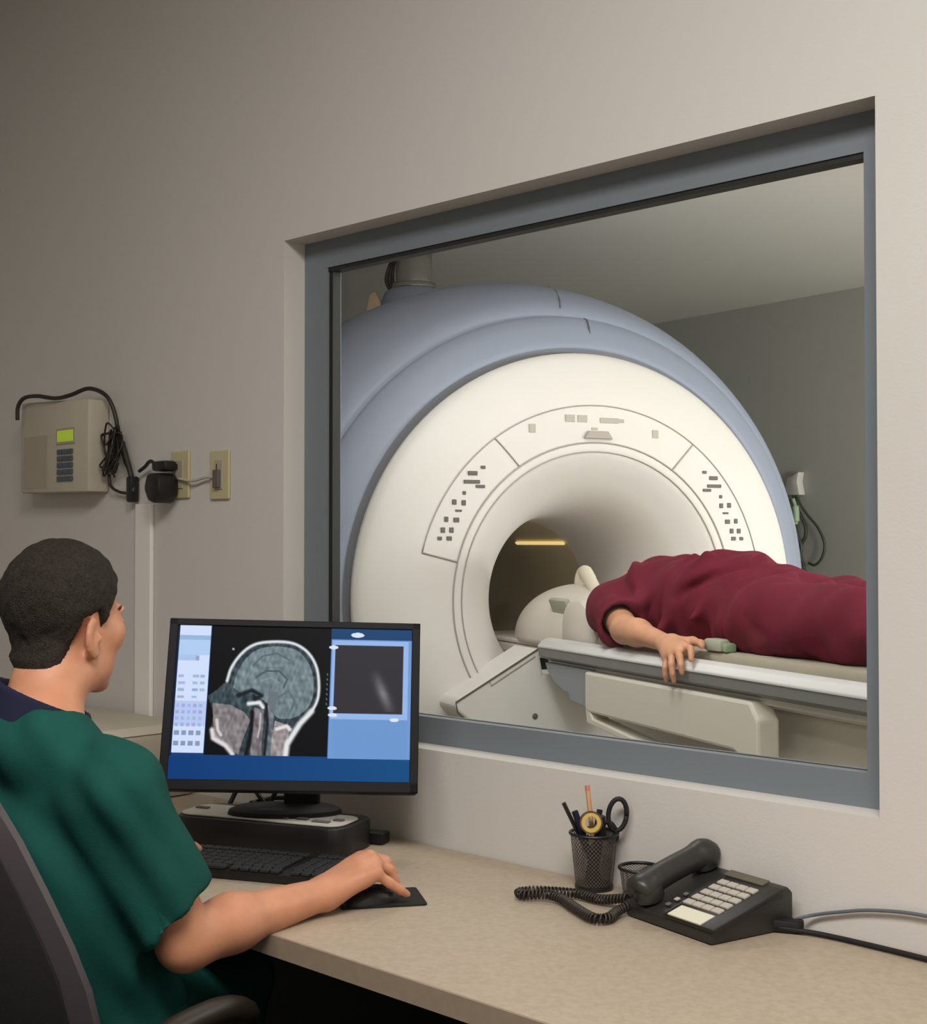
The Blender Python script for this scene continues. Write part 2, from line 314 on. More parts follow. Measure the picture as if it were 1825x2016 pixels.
# ------------------------------------------------------------------ head coil
coil = thing('head_coil', 'rounded white head coil over the patient\'s head at the bore entrance', 'head coil', SCAN @ T(-.1, 0, .985))
b = B()
n1, n2 = 40, 48; rings = []
for i in range(n1+1):
    t = i/n1; a = -.36 + .59*t; k = math.sqrt(max(0, 1-((t-.62)/.62)**2)) if t < .62 else 1.0-.04*((t-.62)/.38)**2
    k = max(k, .02)
    rings.append([b.bm.verts.new((a, .205*k*math.cos(PI*j/n2)*(1+.0*t), max(0, (.20*k)*math.sin(PI*j/n2)**.9))) for j in range(n2+1)])
for i in range(n1):
    for j in range(n2): b.bm.faces.new((rings[i][j], rings[i][j+1], rings[i+1][j+1], rings[i+1][j]))
o = b.done('coil_shell', 'coil', coil, True); sd = o.modifiers.new('s', 'SOLIDIFY'); sd.thickness = .01; sd.offset = -1
B().tube(curve([(.02, -.02, .15), (.02, -.02, .215), (.045, -.02, .240), (.10, -.035, .222), (.20, -.06, .178)], 8), [.020]*6+[.024]*20+[.022]*7, 16).done('mirror_arm', 'coilc', coil, True)
B().box((.0, -.01, -.028), (.12, .012, .03), .006, T(.10, -.170, .128) @ RX(R(22))).done('connector_box', 'coilg', coil, 'auto')
B().box((-.36, -.19, -.010), (.40, .19, .004), .004).done('coil_base', 'coil', coil)
for s in (-1, 1): B().prism([(.235, 0), (.235, .10), (.27, .155), (.36, .165), (.44, .12), (.47, .05), (.47, 0)], s*.125, s*.215, None, .025).done('side_cushion', 'coil', coil, 'auto')
# sensor by the hand
sb = thing('pulse_sensor', 'small grey-green sensor box on the mattress beside the patient\'s hand', 'sensor', SCAN @ T(1.04, -.205, 1.0422))
B().box((-.04, -.025, 0), (.04, .02, .032), .008).done('housing', 'coilg', sb, 'auto')
B().box((.041, -.02, .0), (.06, .015, .024), .006).done('clip', 'greenc', sb, 'auto')

# ------------------------------------------------------------------ implicit bodies: smooth unions polygonised with surface nets
class SDF:
    def __init__(s, lo, hi, h):
        s.lo = np.array(lo, float); s.h = h; s.n = np.ceil((np.array(hi)-s.lo)/h).astype(int)+1
        s.d = np.full(s.n, .2, np.float32)
    def sub(s, c, r):
        c = np.array(c, float); i0 = np.clip(np.floor((c-r-s.lo)/s.h).astype(int), 0, s.n); i1 = np.clip(np.ceil((c+r-s.lo)/s.h).astype(int)+1, 0, s.n)
        sl = tuple(slice(a, b_) for a, b_ in zip(i0, i1)); ax = [(s.lo[k]+s.h*np.arange(i0[k], i1[k])).astype(np.float32) for k in range(3)]
        return sl, ax[0][:, None, None], ax[1][None, :, None], ax[2][None, None, :]
    def mix(s, sl, d, k, op):
        a = s.d[sl]
        if a.size == 0: return
        if op == 'add':
            if k > 0: hh = np.maximum(k-np.abs(a-d), 0)/k; s.d[sl] = np.minimum(a, d)-hh*hh*k*.25
            else: s.d[sl] = np.minimum(a, d)
        else:
            d = -d
            if k > 0: hh = np.maximum(k-np.abs(a-d), 0)/k; s.d[sl] = np.maximum(a, d)+hh*hh*k*.25
            else: s.d[sl] = np.maximum(a, d)
    def cap(s, p, q, r0, r1, k=.02, op='add', fl=None, ratio=1.0, cut=None):
        p = np.array(p, float); q = np.array(q, float); L = np.linalg.norm(q-p)
        sl, X, Y, Z = s.sub((p+q)/2, L/2+max(r0, r1)*max(1, ratio)+.03+k)
        d = (q-p); px, py, pz = X-p[0], Y-p[1], Z-p[2]
        t = np.clip((px*d[0]+py*d[1]+pz*d[2])/max(L*L, 1e-9), 0, 1)
        px = px-t*d[0]; py = py-t*d[1]; pz = pz-t*d[2]
        if fl is not None:
            f = np.array(fl, float); f /= np.linalg.norm(f); m = px*f[0]+py*f[1]+pz*f[2]; g_ = (1/ratio-1)*m
            px = px+g_*f[0]; py = py+g_*f[1]; pz = pz+g_*f[2]
        dd = np.sqrt(px*px+py*py+pz*pz)-(r0+(r1-r0)*t)
        if cut is not None:
            cp, cn = cut; cn = np.array(cn, float); cn /= np.linalg.norm(cn)
            dd = np.maximum(dd, (X-cp[0])*cn[0]+(Y-cp[1])*cn[1]+(Z-cp[2])*cn[2])
        s.mix(sl, dd, k, op)
    def ell(s, c, r, Rm=None, k=.02, op='add'):
        c = np.array(c, float); r = np.array(r, float); sl, X, Y, Z = s.sub(c, r.max()+.03+k)
        x, y, z = X-c[0], Y-c[1], Z-c[2]
        if Rm is not None:
            Rm = np.array(Rm); x, y, z = (x*Rm[0][i]+y*Rm[1][i]+z*Rm[2][i] for i in range(3))
        k0 = np.sqrt((x/r[0])**2+(y/r[1])**2+(z/r[2])**2); k1 = np.sqrt((x/r[0]**2)**2+(y/r[1]**2)**2+(z/r[2]**2)**2)
        s.mix(sl, k0*(k0-1)/np.maximum(k1, 1e-6), k, op)
    def nets(s):
        d = s.d; I = d < 0; n = np.array(d.shape)
        c = np.zeros(n-1, np.int8)
        for i in (0, 1):
            for j in (0, 1):
                for k in (0, 1): c += I[i:n[0]-1+i, j:n[1]-1+j, k:n[2]-1+k]
        act = np.argwhere((c > 0) & (c < 8)); idx = np.full(n-1, -1, np.int32); idx[tuple(act.T)] = np.arange(len(act))
        cor = [(i, j, k) for i in (0, 1) for j in (0, 1) for k in (0, 1)]
        val = {o: d[act[:, 0]+o[0], act[:, 1]+o[1], act[:, 2]+o[2]] for o in cor}
        P = np.zeros((len(act), 3)); cnt = np.zeros(len(act))
        for o in cor:
            for ax in range(3):
                if o[ax] == 0:
                    o2 = list(o); o2[ax] = 1; va, vb = val[o], val[tuple(o2)]; m = (va < 0) != (vb < 0)
                    t = np.where(m, va/np.where(m, va-vb, 1), 0); pt = np.tile(np.array(o, float), (len(act), 1)); pt[:, ax] += t
                    P += pt*m[:, None]; cnt += m
        V = s.lo+s.h*(act+P/cnt[:, None]); F = []
        for ax in range(3):
            u_, v_ = [(1, 2), (2, 0), (0, 1)][ax]
            sl0 = [slice(None)]*3; sl1 = [slice(None)]*3; sl0[ax] = slice(0, n[ax]-1); sl1[ax] = slice(1, n[ax])
            ch = I[tuple(sl0)] != I[tuple(sl1)]; e = np.argwhere(ch); e = e[(e[:, u_] > 0) & (e[:, v_] > 0) & (e[:, u_] < n[u_]-1) & (e[:, v_] < n[v_]-1)]
            fl = I[tuple(sl0)][tuple(e.T)]
            def g_(du, dv):
                q = e.copy(); q[:, u_] -= du; q[:, v_] -= dv; return idx[tuple(q.T)]
            quad = np.stack([g_(1, 1), g_(0, 1), g_(0, 0), g_(1, 0)], 1); quad[~fl] = quad[~fl][:, ::-1]; F.append(quad)
        F = np.concatenate(F)
        gr = np.stack(np.gradient(d, s.h), -1) if d.size < 4e6 else None
        return V, F
def vnormals(V, F):
    n = np.cross(V[F[:, 2]]-V[F[:, 0]], V[F[:, 3]]-V[F[:, 1]]); N = np.zeros_like(V)
    for k in range(4): np.add.at(N, F[:, k], n)
    return N/np.maximum(np.linalg.norm(N, axis=1, keepdims=True), 1e-12)
def smoothv(V, F, it=1, f=.5):
    E_ = np.concatenate([F[:, [0, 1]], F[:, [1, 2]], F[:, [2, 3]], F[:, [3, 0]]]); cnt = np.zeros(len(V)); np.add.at(cnt, E_[:, 0], 1); np.add.at(cnt, E_[:, 1], 1)
    for _ in range(it):
        A = np.zeros_like(V); np.add.at(A, E_[:, 0], V[E_[:, 1]]); np.add.at(A, E_[:, 1], V[E_[:, 0]]); V = V*(1-f)+f*A/np.maximum(cnt, 1)[:, None]
    return V
def npmesh(name, V, F, m, parent, inv=None, smooth=True):
    used = np.unique(F); mp = np.full(len(V), -1, np.int64); mp[used] = np.arange(len(used)); V = V[used]; F = mp[F]
    if inv is not None:
        I4 = np.array(inv); V = V@I4[:3, :3].T+I4[:3, 3]
    me = bpy.data.meshes.new(name); me.vertices.add(len(V)); me.vertices.foreach_set('co', V.astype(np.float32).ravel())
    me.loops.add(F.size); me.loops.foreach_set('vertex_index', F.astype(np.int32).ravel()); me.polygons.add(len(F))
    me.polygons.foreach_set('loop_start', np.arange(len(F), dtype=np.int32)*4)
    me.update(calc_edges=True); me.validate()
    return link(name, me, m, parent, smooth)
def fnoise(V, sc, seed=0):   # cheap smooth noise: sum of sines in random directions
    r_ = np.random.default_rng(seed); out_ = 0
    for _ in range(10):
        k = r_.normal(size=3); k *= sc*r_.uniform(.6, 1.5)/np.linalg.norm(k); out_ = out_+np.sin(V@k+r_.uniform(0, 6.28))
    return out_/4

def add_head(S, H, sc=.96):
    """H: 4x4 numpy head frame (x right, y forward, z up)."""
    Rm = H[:3, :3]; P = lambda x, y, z: H[:3, 3]+Rm@(np.array([x, y, z])*sc)
    def e(c, r, k=.012, op='add', rot=None):
        S.ell(P(*c), np.array(r)*sc, Rm if rot is None else Rm@rot, k, op)
    def c_(a, b_, r0, r1, k=.008, op='add'): S.cap(P(*a), P(*b_), r0*sc, r1*sc, k, op)
    e((0, -.010, .035), (.075, .091, .086)); e((0, .03, -.025), (.065, .064, .085), .02); e((0, .03, -.072), (.056, .054, .038), .02)
    e((0, .076, -.098), (.021, .017, .016), .02)
    for s in (-1, 1):
        e((s*.026, .081, .024), (.022, .012, .009), .01); e((s*.046, .058, -.014), (.021, .024, .022), .02)
        e((s*.048, .0, -.075), (.012, .03, .022), .02)
        e((s*.031, .096, .004), (.014, .012, .010), .008, 'sub'); e((s*.031, .081, .004), (.0135, .012, .0105), .002)
        e((s*.011, .100, -.036), (.009, .010, .008), .006)
        # ear
        t = s*R(22); rot = np.array([[math.cos(t), -math.sin(t), 0], [math.sin(t), math.cos(t), 0], [0, 0, 1]])
        e((s*.080, -.010, -.020), (.007, .018, .031), .006, rot=rot); e((s*.077, .0, -.046), (.006, .010, .011), .006)
        e((s*.087, -.006, -.016), (.005, .010, .018), .004, 'sub', rot); e((s*.082, .004, -.024), (.004, .006, .008), .004)
    c_((0, .088, .016), (0, .113, -.026), .008, .0115, .012); e((0, .108, -.034), (.012, .011, .009), .008)
    e((0, .088, -.061), (.023, .010, .0055), .006); e((0, .087, -.071), (.020, .010, .0065), .006); e((0, .098, -.066), (.022, .006, .0012), .003, 'sub')
def head_pt(H, x, y, z, sc=.96): return H[:3, 3]+H[:3, :3]@(np.array([x, y, z])*sc)
def head_extras(par, H, inv):
    for s in (-1, 1):
        c = head_pt(H, s*.031, .0800, .004); B().ball((0, 0, 0), .0110, T(*c)).done('eye', 'eye', par, True, inv)
        c = head_pt(H, s*.031, .0865, .003); B().ball((0, 0, 0), .0052, T(*c)).done('iris', 'iris', par, True, inv)
        B().tube([head_pt(H, s*x, y, z) for x, y, z in ((.014, .0905, .024), (.026, .0905, .0285), (.040, .081, .028), (.05, .069, .023))], [.002, .0035, .003, .0015], 8).done('eyebrow', 'brow', par, True, inv)
def hair_shell(par, V, F, N, H, inv, m, thick=.010):
    L = (V-H[:3, 3])@H[:3, :3]/.96; x, y, z = L.T
    # hairline: front, sideburn in front of the ear, clear around the ear, nape
    low = np.interp(y, [-.12, -.07, -.05, -.034, -.022, .006, .018, .034, .05, .075, .12], [-.080, -.076, -.066, -.044, .004, .016, -.012, .030, .052, .064, .20])
    dm = (z-low)
    near = (np.abs(x) < .1) & (np.linalg.norm(L, axis=1) < .17)
    ear = (np.abs(x) > .0795) & (z < .02)
    w_ = np.clip(dm/.014, 0, 1); w_ = w_*w_*(3-2*w_); w_[~near | ear] = 0
    off = (thick+.003*np.clip((z-.02)/.08, 0, 1)+.0012*fnoise(V, 420, 3)+.0012*fnoise(V, 190, 5))*w_-.0015
    keep = (w_[F].max(1) > .02); npmesh('hair', V+N*off[:, None], F[keep], m, par, inv)
def finger(S, pts, r, k=.004):
    for i in range(len(pts)-1): S.cap(pts[i], pts[i+1], r[i], r[i+1], k)

# ------------------------------------------------------------------ technician
v3 = lambda *a: np.array(a, float)
gT = v3(.5, .866, 0); rT = v3(.866, -.5, 0); UP = v3(0, 0, 1)
NK = v3(-.632, 2.03, 1.045)
fy = R(34); H = np.eye(4); H[:3, 0] = (math.cos(fy), -math.sin(fy), 0); H[:3, 1] = (math.sin(fy), math.cos(fy), 0); H[:3, 3] = (-.6165, 2.12, 1.206)
pit = R(-4); Hm = np.eye(3); Hm[1, 1] = Hm[2, 2] = math.cos(pit); Hm[1, 2] = -math.sin(pit); Hm[2, 1] = math.sin(pit); H[:3, :3] = H[:3, :3]@Hm
ShR = NK+rT*.165-UP*.06; ShL = NK-rT*.165-UP*.06
chest = NK-UP*.20+gT*.03; waist = NK-UP*.36+gT*.075+rT*.005; pelvis = NK-UP*.49+gT*.13+rT*.01
ElR = v3(-.402, 1.995, .752); WrR = v3(-.222, 2.185, .772)
ElL = v3(-.83, 2.22, .76); WrL = v3(-.60, 2.41, .785)
hipR, hipL = pelvis+rT*.09, pelvis-rT*.09; knR, knL = hipR+v3(.07, .35, 0), hipL+v3(.05, .36, 0)
anR, anL = v3(knR[0], knR[1], .09)-gT*.06, v3(knL[0], knL[1], .09)-gT*.05
pm = Matrix.Translation((pelvis[0], pelvis[1], 0)); pinv = np.array(pm.inverted())
man = thing('person', 'seated person with short dark hair in green scrubs, right hand on the mouse', 'person', pm)
S = SDF((-1.0, 1.72, 0.0), (-.02, 2.72, 1.36), .0045)
add_head(S, H)
S.cap(head_pt(H, 0, -.016, -.055), NK-UP*.02, .053, .062, .03); S.cap(NK-UP*.005, ShR, .052, .045, .04); S.cap(NK-UP*.005, ShL, .052, .045, .04)
S.ell(chest, (.150, .098, .185), np.array([rT, gT, UP]).T, .05); S.ell(waist, (.135, .095, .15), np.array([rT, gT, UP]).T, .05); S.ell(pelvis, (.150, .105, .115), np.array([rT, gT, UP]).T, .05)
for Sh, El, Wr in ((ShR, ElR, WrR), (ShL, ElL, WrL)):
    S.cap(Sh, El, .050, .041, .03); md = El*.68+Wr*.32+UP*.004; S.cap(El, md, .041, .0425, .015); S.cap(md, Wr, .0425, .0265, .02, fl=UP, ratio=.92)
for hp, kn, an in ((hipR, knR, anR), (hipL, knL, anL)):
    S.cap(hp, kn, .085, .055, .03); S.cap(kn, an, .052, .036, .02); S.cap(an-gT*.03-UP*.035, an+gT*.15-UP*.05, .038, .03, .02)
def hand(S, W, h, s, mcp, tips, k=.006, rr=.0095):
    """W wrist, h forward, s towards the thumb side; mcp: four knuckles, tips: lists of the later joints."""
    for j, kn in enumerate(mcp): S.cap(W+s*(.014-.009*j), kn, .0205, .0135, .014); 
    for j in range(3): S.cap(mcp[j]*.75+W*.25, mcp[j+1]*.75+W*.25, .013, .013, .01)
    for j, kn in enumerate(mcp):
        f_ = [1, 1.03, .98, .86][j]; finger(S, [kn]+tips[j], [rr*1.12*f_, rr*1.02*f_, rr*.92*f_, rr*.78*f_], .004)
hh_ = v3(.82, .57, 0); hs = v3(-.57, .82, 0)
kc = v3(-.152, 2.234, .806)
mcpR = [kc+hs*.030+UP*.004+hh_*.0, kc+hs*.010+UP*.009+hh_*.006, kc-hs*.011+UP*.004+hh_*.002, kc-hs*.031-UP*.006-hh_*.008]
tR = [[mcpR[0]+hh_*.030-UP*.008, mcpR[0]+hh_*.043-UP*.025, mcpR[0]+hh_*.046-UP*.040],
      [mcpR[1]+hh_*.030-UP*.010, mcpR[1]+hh_*.042-UP*.029, mcpR[1]+hh_*.044-UP*.046],
      [mcpR[2]+hh_*.027-UP*.013, mcpR[2]+hh_*.038-UP*.032, mcpR[2]+hh_*.044-UP*.048],
      [mcpR[3]+hh_*.024-UP*.018-hs*.004, mcpR[3]+hh_*.044-UP*.032-hs*.006, mcpR[3]+hh_*.058-UP*.041-hs*.004]]
hand(S, WrR, hh_, hs, mcpR, tR)
finger(S, [WrR+hs*.018+hh_*.015, WrR+hs*.045+hh_*.045-UP*.005, WrR+hs*.048+hh_*.078-UP*.012, WrR+hs*.042+hh_*.10-UP*.017], [.016, .0125, .011, .009], .008)
hL = v3(.6, .8, 0); sL = v3(.8, -.6, 0); kl = WrL+hL*.085-UP*.002
mcpL = [kl+sL*.03, kl+sL*.01+hL*.005, kl-sL*.01, kl-sL*.03-hL*.008]
hand(S, WrL, hL, sL, mcpL, [[m_+hL*.04-UP*.0, m_+hL*.058-UP*.008, m_+hL*.07-UP*.014] for m_ in mcpL])
finger(S, [WrL+sL*.018, WrL+sL*.05+hL*.04, WrL+sL*.05+hL*.07], [.016, .012, .010], .008)
V, F = S.nets(); V = smoothv(V, F, 1, .4); N = vnormals(V, F)
npmesh('body', V, F, 'skin', man, pinv); hair_shell(man, V, F, N, H, pinv, 'hair'); head_extras(man, H, Matrix(pinv))
# scrub top
C_ = SDF((-1.0, 1.70, .46), (-.26, 2.40, 1.14), .005)
RT = np.array([rT, gT, UP]).T
hemR = ShR*.16+ElR*.84; hn = v3(.72, .1, -.69)
C_.ell(chest-gT*.005, (.172, .118, .205), RT, .05); C_.ell(waist, (.160, .120, .17), RT, .06); C_.ell(pelvis+UP*.02, (.168, .122, .12), RT, .05)
C_.cap(NK-UP*.008, ShR-UP*.006, .058, .058, .05); C_.cap(NK-UP*.008, ShL-UP*.006, .058, .058, .05)
for Sh, El in ((ShR, ElR), (ShL, ElL)):
    hm = Sh*.16+El*.84; nn = hn if El is ElR else (El-Sh)
    C_.cap(Sh-UP*.008, hm*1.25-Sh*.25, .062, .069, .04, cut=(hm, nn)); C_.cap(Sh*.35+El*.65, hm+(El-Sh)*.4, .055, .062, .004, 'sub')
C_.cap(NK-gT*.03+rT*.05-UP*.012, NK-gT*.03-rT*.05-UP*.012, .050, .050, .03)
C_.cap(NK+UP*.018, NK+UP*.065+gT*.014, .060, .072, .012, 'sub')
C_.cap(NK+gT*.11-UP*.03, NK+gT*.16-UP*.12, .05, .02, .01, 'sub')
V, F = C_.nets(); V = smoothv(V, F, 2, .5); N = vnormals(V, F)
ax_ = (ElR-ShR)/np.linalg.norm(ElR-ShR); dS = (V-ShR)@ax_; rel = V-ShR
arm_w = np.clip(1-np.linalg.norm(rel-dS[:, None]*ax_, axis=1)/.10, 0, 1)*(dS > -.02)
ang = rel@rT*1.0
fold = .0028*np.sin(rel@v3(70, -30, 38)+1.6*fnoise(V, 9, 8))+.0026*np.sin(rel@v3(95, 30, 70)+2*fnoise(V, 12, 9)) + .0022*fnoise(V, 26, 2)
V2 = V+N*(fold*.9)[:, None]
cen = V2[F].mean(1); dn = np.linalg.norm((cen-(NK+UP*.005))*np.array([1, 1, 1]), axis=1)
cm = np.zeros(len(cen), bool)
npmesh('scrub_top', V2, F[~cm], 'green', man, pinv); Q = SDF(NK-v3(.12, .12, .05), NK+v3(.12, .12, .12), .004)
Q.cap(NK-UP*.02, NK+UP*.10+gT*.02, .080, .068, .0, cut=(NK+UP*.060, UP+rT*.32+gT*.30)); Q.cap(NK-UP*.06, NK+UP*.15+gT*.03, .064, .061, .003, 'sub')
cV, cF = Q.nets(); npmesh('scrub_collar', smoothv(cV, cF, 1), cF, 'navy', man, pinv)
P_ = SDF((-1.0, 1.75, .08), (-.1, 2.72, .72), .008)
P_.ell(pelvis-UP*.01, (.160, .118, .10), RT, .04)
for hp, kn, an in ((hipR, knR, anR), (hipL, knL, anL)): P_.cap(hp, kn, .097, .070, .03); P_.cap(kn, an+UP*.03, .068, .058, .02)
V, F = P_.nets(); V = smoothv(V, F, 1); V = V+vnormals(V, F)*(.003*fnoise(V, 40, 4))[:, None]; npmesh('scrub_trousers', V, F, 'green', man, pinv)
for an in (anR, anL):
    Q = SDF(an-v3(.16, .16, .095), an+v3(.22, .22, .04), .006); Q.cap(an-gT*.03-UP*.04, an+gT*.16-UP*.052, .047, .038, .02, cut=(v3(0, 0, .005), v3(0, 0, -1)))
    V, F = Q.nets(); npmesh('shoe', V, F, 'shoe', man, pinv)

# ------------------------------------------------------------------ patient (a, b, h coordinates)
SM = np.array(SCAN); pt_m = SCAN @ T(1.0, 0, 1.0); pinv = np.array(pt_m.inverted() @ SCAN)
pat = thing('person', 'person lying on the MRI table in maroon scrubs with one hand over the rail', 'person', pt_m)
S = SDF((-.12, -.42, .90), (2.25, .42, 1.36), .005)
Hp = np.eye(4); Hp[:3, 0] = (0, -1, 0); Hp[:3, 1] = (0, 0, 1); Hp[:3, 2] = (-1, 0, 0); Hp[:3, 3] = (.065, 0, 1.085)
pit = R(-6); Hm = np.eye(3); Hm[1, 1] = Hm[2, 2] = math.cos(pit); Hm[1, 2] = -math.sin(pit); Hm[2, 1] = math.sin(pit); Hp[:3, :3] = Hp[:3, :3]@Hm
add_head(S, Hp, .93)
I3 = None
S.cap((.12, 0, 1.125), (.34, 0, 1.20), .056, .074, .03); S.ell((.52, 0, 1.135), (.20, .160, .115), I3, .05); S.ell((.80, 0, 1.14), (.20, .155, .118), I3, .05); S.ell((1.03, 0, 1.12), (.15, .155, .10), I3, .05)
for s in (-1, 1):
    S.cap((.28, 0, 1.15), (.37, s*.17, 1.11), .05, .055, .04)
    S.cap((1.08, s*.095, 1.11), (1.50, s*.105, 1.105), .088, .062, .03); S.cap((1.50, s*.105, 1.105), (1.93, s*.10, 1.06), .058, .038, .02)
    S.cap((1.95, s*.10, 1.045), (1.99, s*.12, 1.16), .035, .028, .02)
shN, elN, wrN = v3(.42, -.18, 1.125), v3(.665, -.275, 1.078), v3(.905, -.275, 1.053)
S.cap(shN, elN, .052, .040, .03); m_ = elN*.7+wrN*.3+UP*.003; S.cap(elN, m_, .040, .040, .015); S.cap(m_, wrN, .040, .026, .02, fl=UP, ratio=.85)
shF, elF, wrF = v3(.38, .18, 1.11), v3(.62, .235, 1.06), v3(.86, .215, 1.06)
S.cap(shF, elF, .052, .040, .03); S.cap(elF, wrF, .040, .028, .02)
kc = v3(.965, -.290, 1.036); hN = v3(.93, -.2, -.3); hN /= np.linalg.norm(hN); sN = v3(.35, .75, .50); sN /= np.linalg.norm(sN)
mcpN = [kc+v3(.030, .012, .014), kc+v3(.018, -.006, .006), kc+v3(.002, -.016, -.003), kc+v3(-.016, -.020, -.014)]
tN = [[mcpN[0]+v3(.036, -.010, .000), mcpN[0]+v3(.058, -.022, -.010), mcpN[0]+v3(.070, -.030, -.026)],
      [mcpN[1]+v3(.034, -.016, -.014), mcpN[1]+v3(.050, -.022, -.034), mcpN[1]+v3(.054, -.022, -.054)],
      [mcpN[2]+v3(.026, -.016, -.026), mcpN[2]+v3(.034, -.018, -.050), mcpN[2]+v3(.034, -.014, -.070)],
      [mcpN[3]+v3(.014, -.014, -.026), mcpN[3]+v3(.016, -.014, -.046), mcpN[3]+v3(.012, -.010, -.062)]]
hand(S, wrN, hN, sN, mcpN, tN, rr=.0095)
finger(S, [wrN+v3(.02, .01, .008), wrN+v3(.07, .03, .012), wrN+v3(.11, .03, .008), wrN+v3(.13, .02, .002)], [.015, .012, .010, .008], .008)
mcpF = [wrF+v3(.08, -.03+.02*j, -.01) for j in range(4)]
hand(S, wrF, v3(1, 0, 0), v3(0, -1, 0), mcpF, [[m_+v3(.04, 0, -.004), m_+v3(.06, 0, -.012), m_+v3(.075, 0, -.02)] for m_ in mcpF])
V, F = S.nets(); V[:, 2] = np.where((V[:, 2] < 1.0435) & (V[:, 0] > .4) & (np.abs(V[:, 1]) < .24), 1.0435+(V[:, 2]-1.0435)*.02, V[:, 2]); V = smoothv(V, F, 1, .4); N = vnormals(V, F)
npmesh('body', V, F, 'skin2', pat, pinv); hair_shell(pat, V, F, N, Hp, pinv, 'hair', .004); head_extras(pat, Hp, Matrix(pinv))
def flatten(V):
    m = (np.abs(V[:, 1]) < .245); V[:, 2] = np.where(m & (V[:, 2] < 1.046), 1.0445+(V[:, 2]-1.0445)*.02, V[:, 2]); return V
C_ = SDF((.16, -.42, .93), (1.25, .42, 1.36), .005)
C_.ell((.51, 0, 1.135), (.235, .185, .152), None, .06); C_.ell((.80, 0, 1.14), (.23, .190, .165), None, .06); C_.ell((1.03, 0, 1.12), (.18, .195, .142), None, .05)
for s, Sh, El in ((-1, shN, elN), (1, shF, elF)):
    C_.cap((.30, 0, 1.155), Sh+v3(0, 0, .006), .068, .070, .05); hm = Sh*.22+El*.78
    C_.cap(Sh, hm*1.3-Sh*.3, .070, .073, .04, cut=(hm, (El-Sh)+v3(.0, 0, .03))); C_.cap(Sh*.4+El*.6, hm+(El-Sh)*.5, .055, .064, .004, 'sub')
C_.cap((.16, 0, 1.16), (.33, 0, 1.235), .070, .070, .006, 'sub'); C_.cap((.22, 0, 1.24), (.36, 0, 1.31), .05, .028, .01, 'sub')
# creases: long soft ridges and dips
for p, q_, r0, r1, op in (((.45, -.12, 1.262), (.62, -.20, 1.15), .012, .010, 'add'), ((.68, -.05, 1.290), (.60, -.20, 1.14), .009, .010, 'add'), ((.82, -.10, 1.29), (.76, -.21, 1.08), .012, .010, 'add'), ((.95, .0, 1.285), (.90, -.20, 1.12), .012, .008, 'add'), ((.72, -.14, 1.28), (.70, -.22, 1.06), .010, .012, 'sub'), ((.98, -.05, 1.285), (.80, -.19, 1.18), .009, .009, 'sub')):
    C_.cap(p, q_, r0, r1, .03, op)
V, F = C_.nets(); V = smoothv(V, F, 2); N = vnormals(V, F)
fold = .005*np.sin(V@v3(38, 22, -30)+1.8*fnoise(V, 9, 21))+.003*np.sin(V@v3(70, -40, 20)+2*fnoise(V, 14, 22))+.0025*fnoise(V, 30, 23)
npmesh('scrub_top', flatten(V+N*fold[:, None]), F, 'maroon', pat, pinv)
C_ = SDF((.92, -.30, .95), (2.02, .30, 1.34), .006)
C_.ell((1.08, 0, 1.11), (.13, .18, .128), None, .05)
for s in (-1, 1): C_.cap((1.12, s*.098, 1.125), (1.50, s*.108, 1.125), .112, .092, .03, fl=(0, 1, 0), ratio=1.08); C_.cap((1.50, s*.108, 1.125), (1.90, s*.10, 1.08), .092, .060, .03)
for p, q_, r0, r1, op in (((1.10, -.02, 1.24), (1.28, -.18, 1.12), .012, .006, 'add'), ((1.30, -.05, 1.228), (1.12, -.17, 1.10), .010, .006, 'add'), ((1.36, -.12, 1.215), (1.60, -.18, 1.12), .010, .006, 'add')):
    C_.cap(p, q_, r0, r1, .03, op)
V, F = C_.nets(); V = smoothv(V, F, 1); N = vnormals(V, F)
fold = .005*np.sin(V@v3(30, 30, -36)+2*fnoise(V, 9, 31))+.003*np.sin(V@v3(60, -44, 20)+2*fnoise(V, 14, 32))
npmesh('scrub_trousers', flatten(V+N*fold[:, None]), F, 'maroon', pat, pinv)
for s in (-1, 1): B().tube([(1.90, s*.10, 1.055), (1.96, s*.10, 1.055), (2.0, s*.12, 1.13), (2.01, s*.125, 1.19)], [.042, .042, .037, .02], 14).done('sock', 'sock', pat, True, Matrix(pinv))

# ------------------------------------------------------------------ desk
desk = thing('desk', 'long beige laminate built-in desk running along the wall under the window', 'desk', WALL)
D0, D1 = -2.69, 2.6
B().box((D0, -.592, .708), (D1, -.002, .74), .003).done('worktop', 'laminate', desk)
B().box((D0, -.597, .708), (D1, -.592, .7395)).done('front_edge_band', 'lamedge', desk)
B().box((D0, -.05, .02), (D1, -.01, .708)).done('shade_panel', 'blackm', desk)  # black sheet added so the space under the worktop stays dark
for u_ in (-2.2, -1.35, .30, 1.9): B().box((u_-.02, -.50, 0), (u_+.02, -.05, .708)).done('support_panel', 'blackm', desk)  # supports coloured black to deepen the shade below the desk

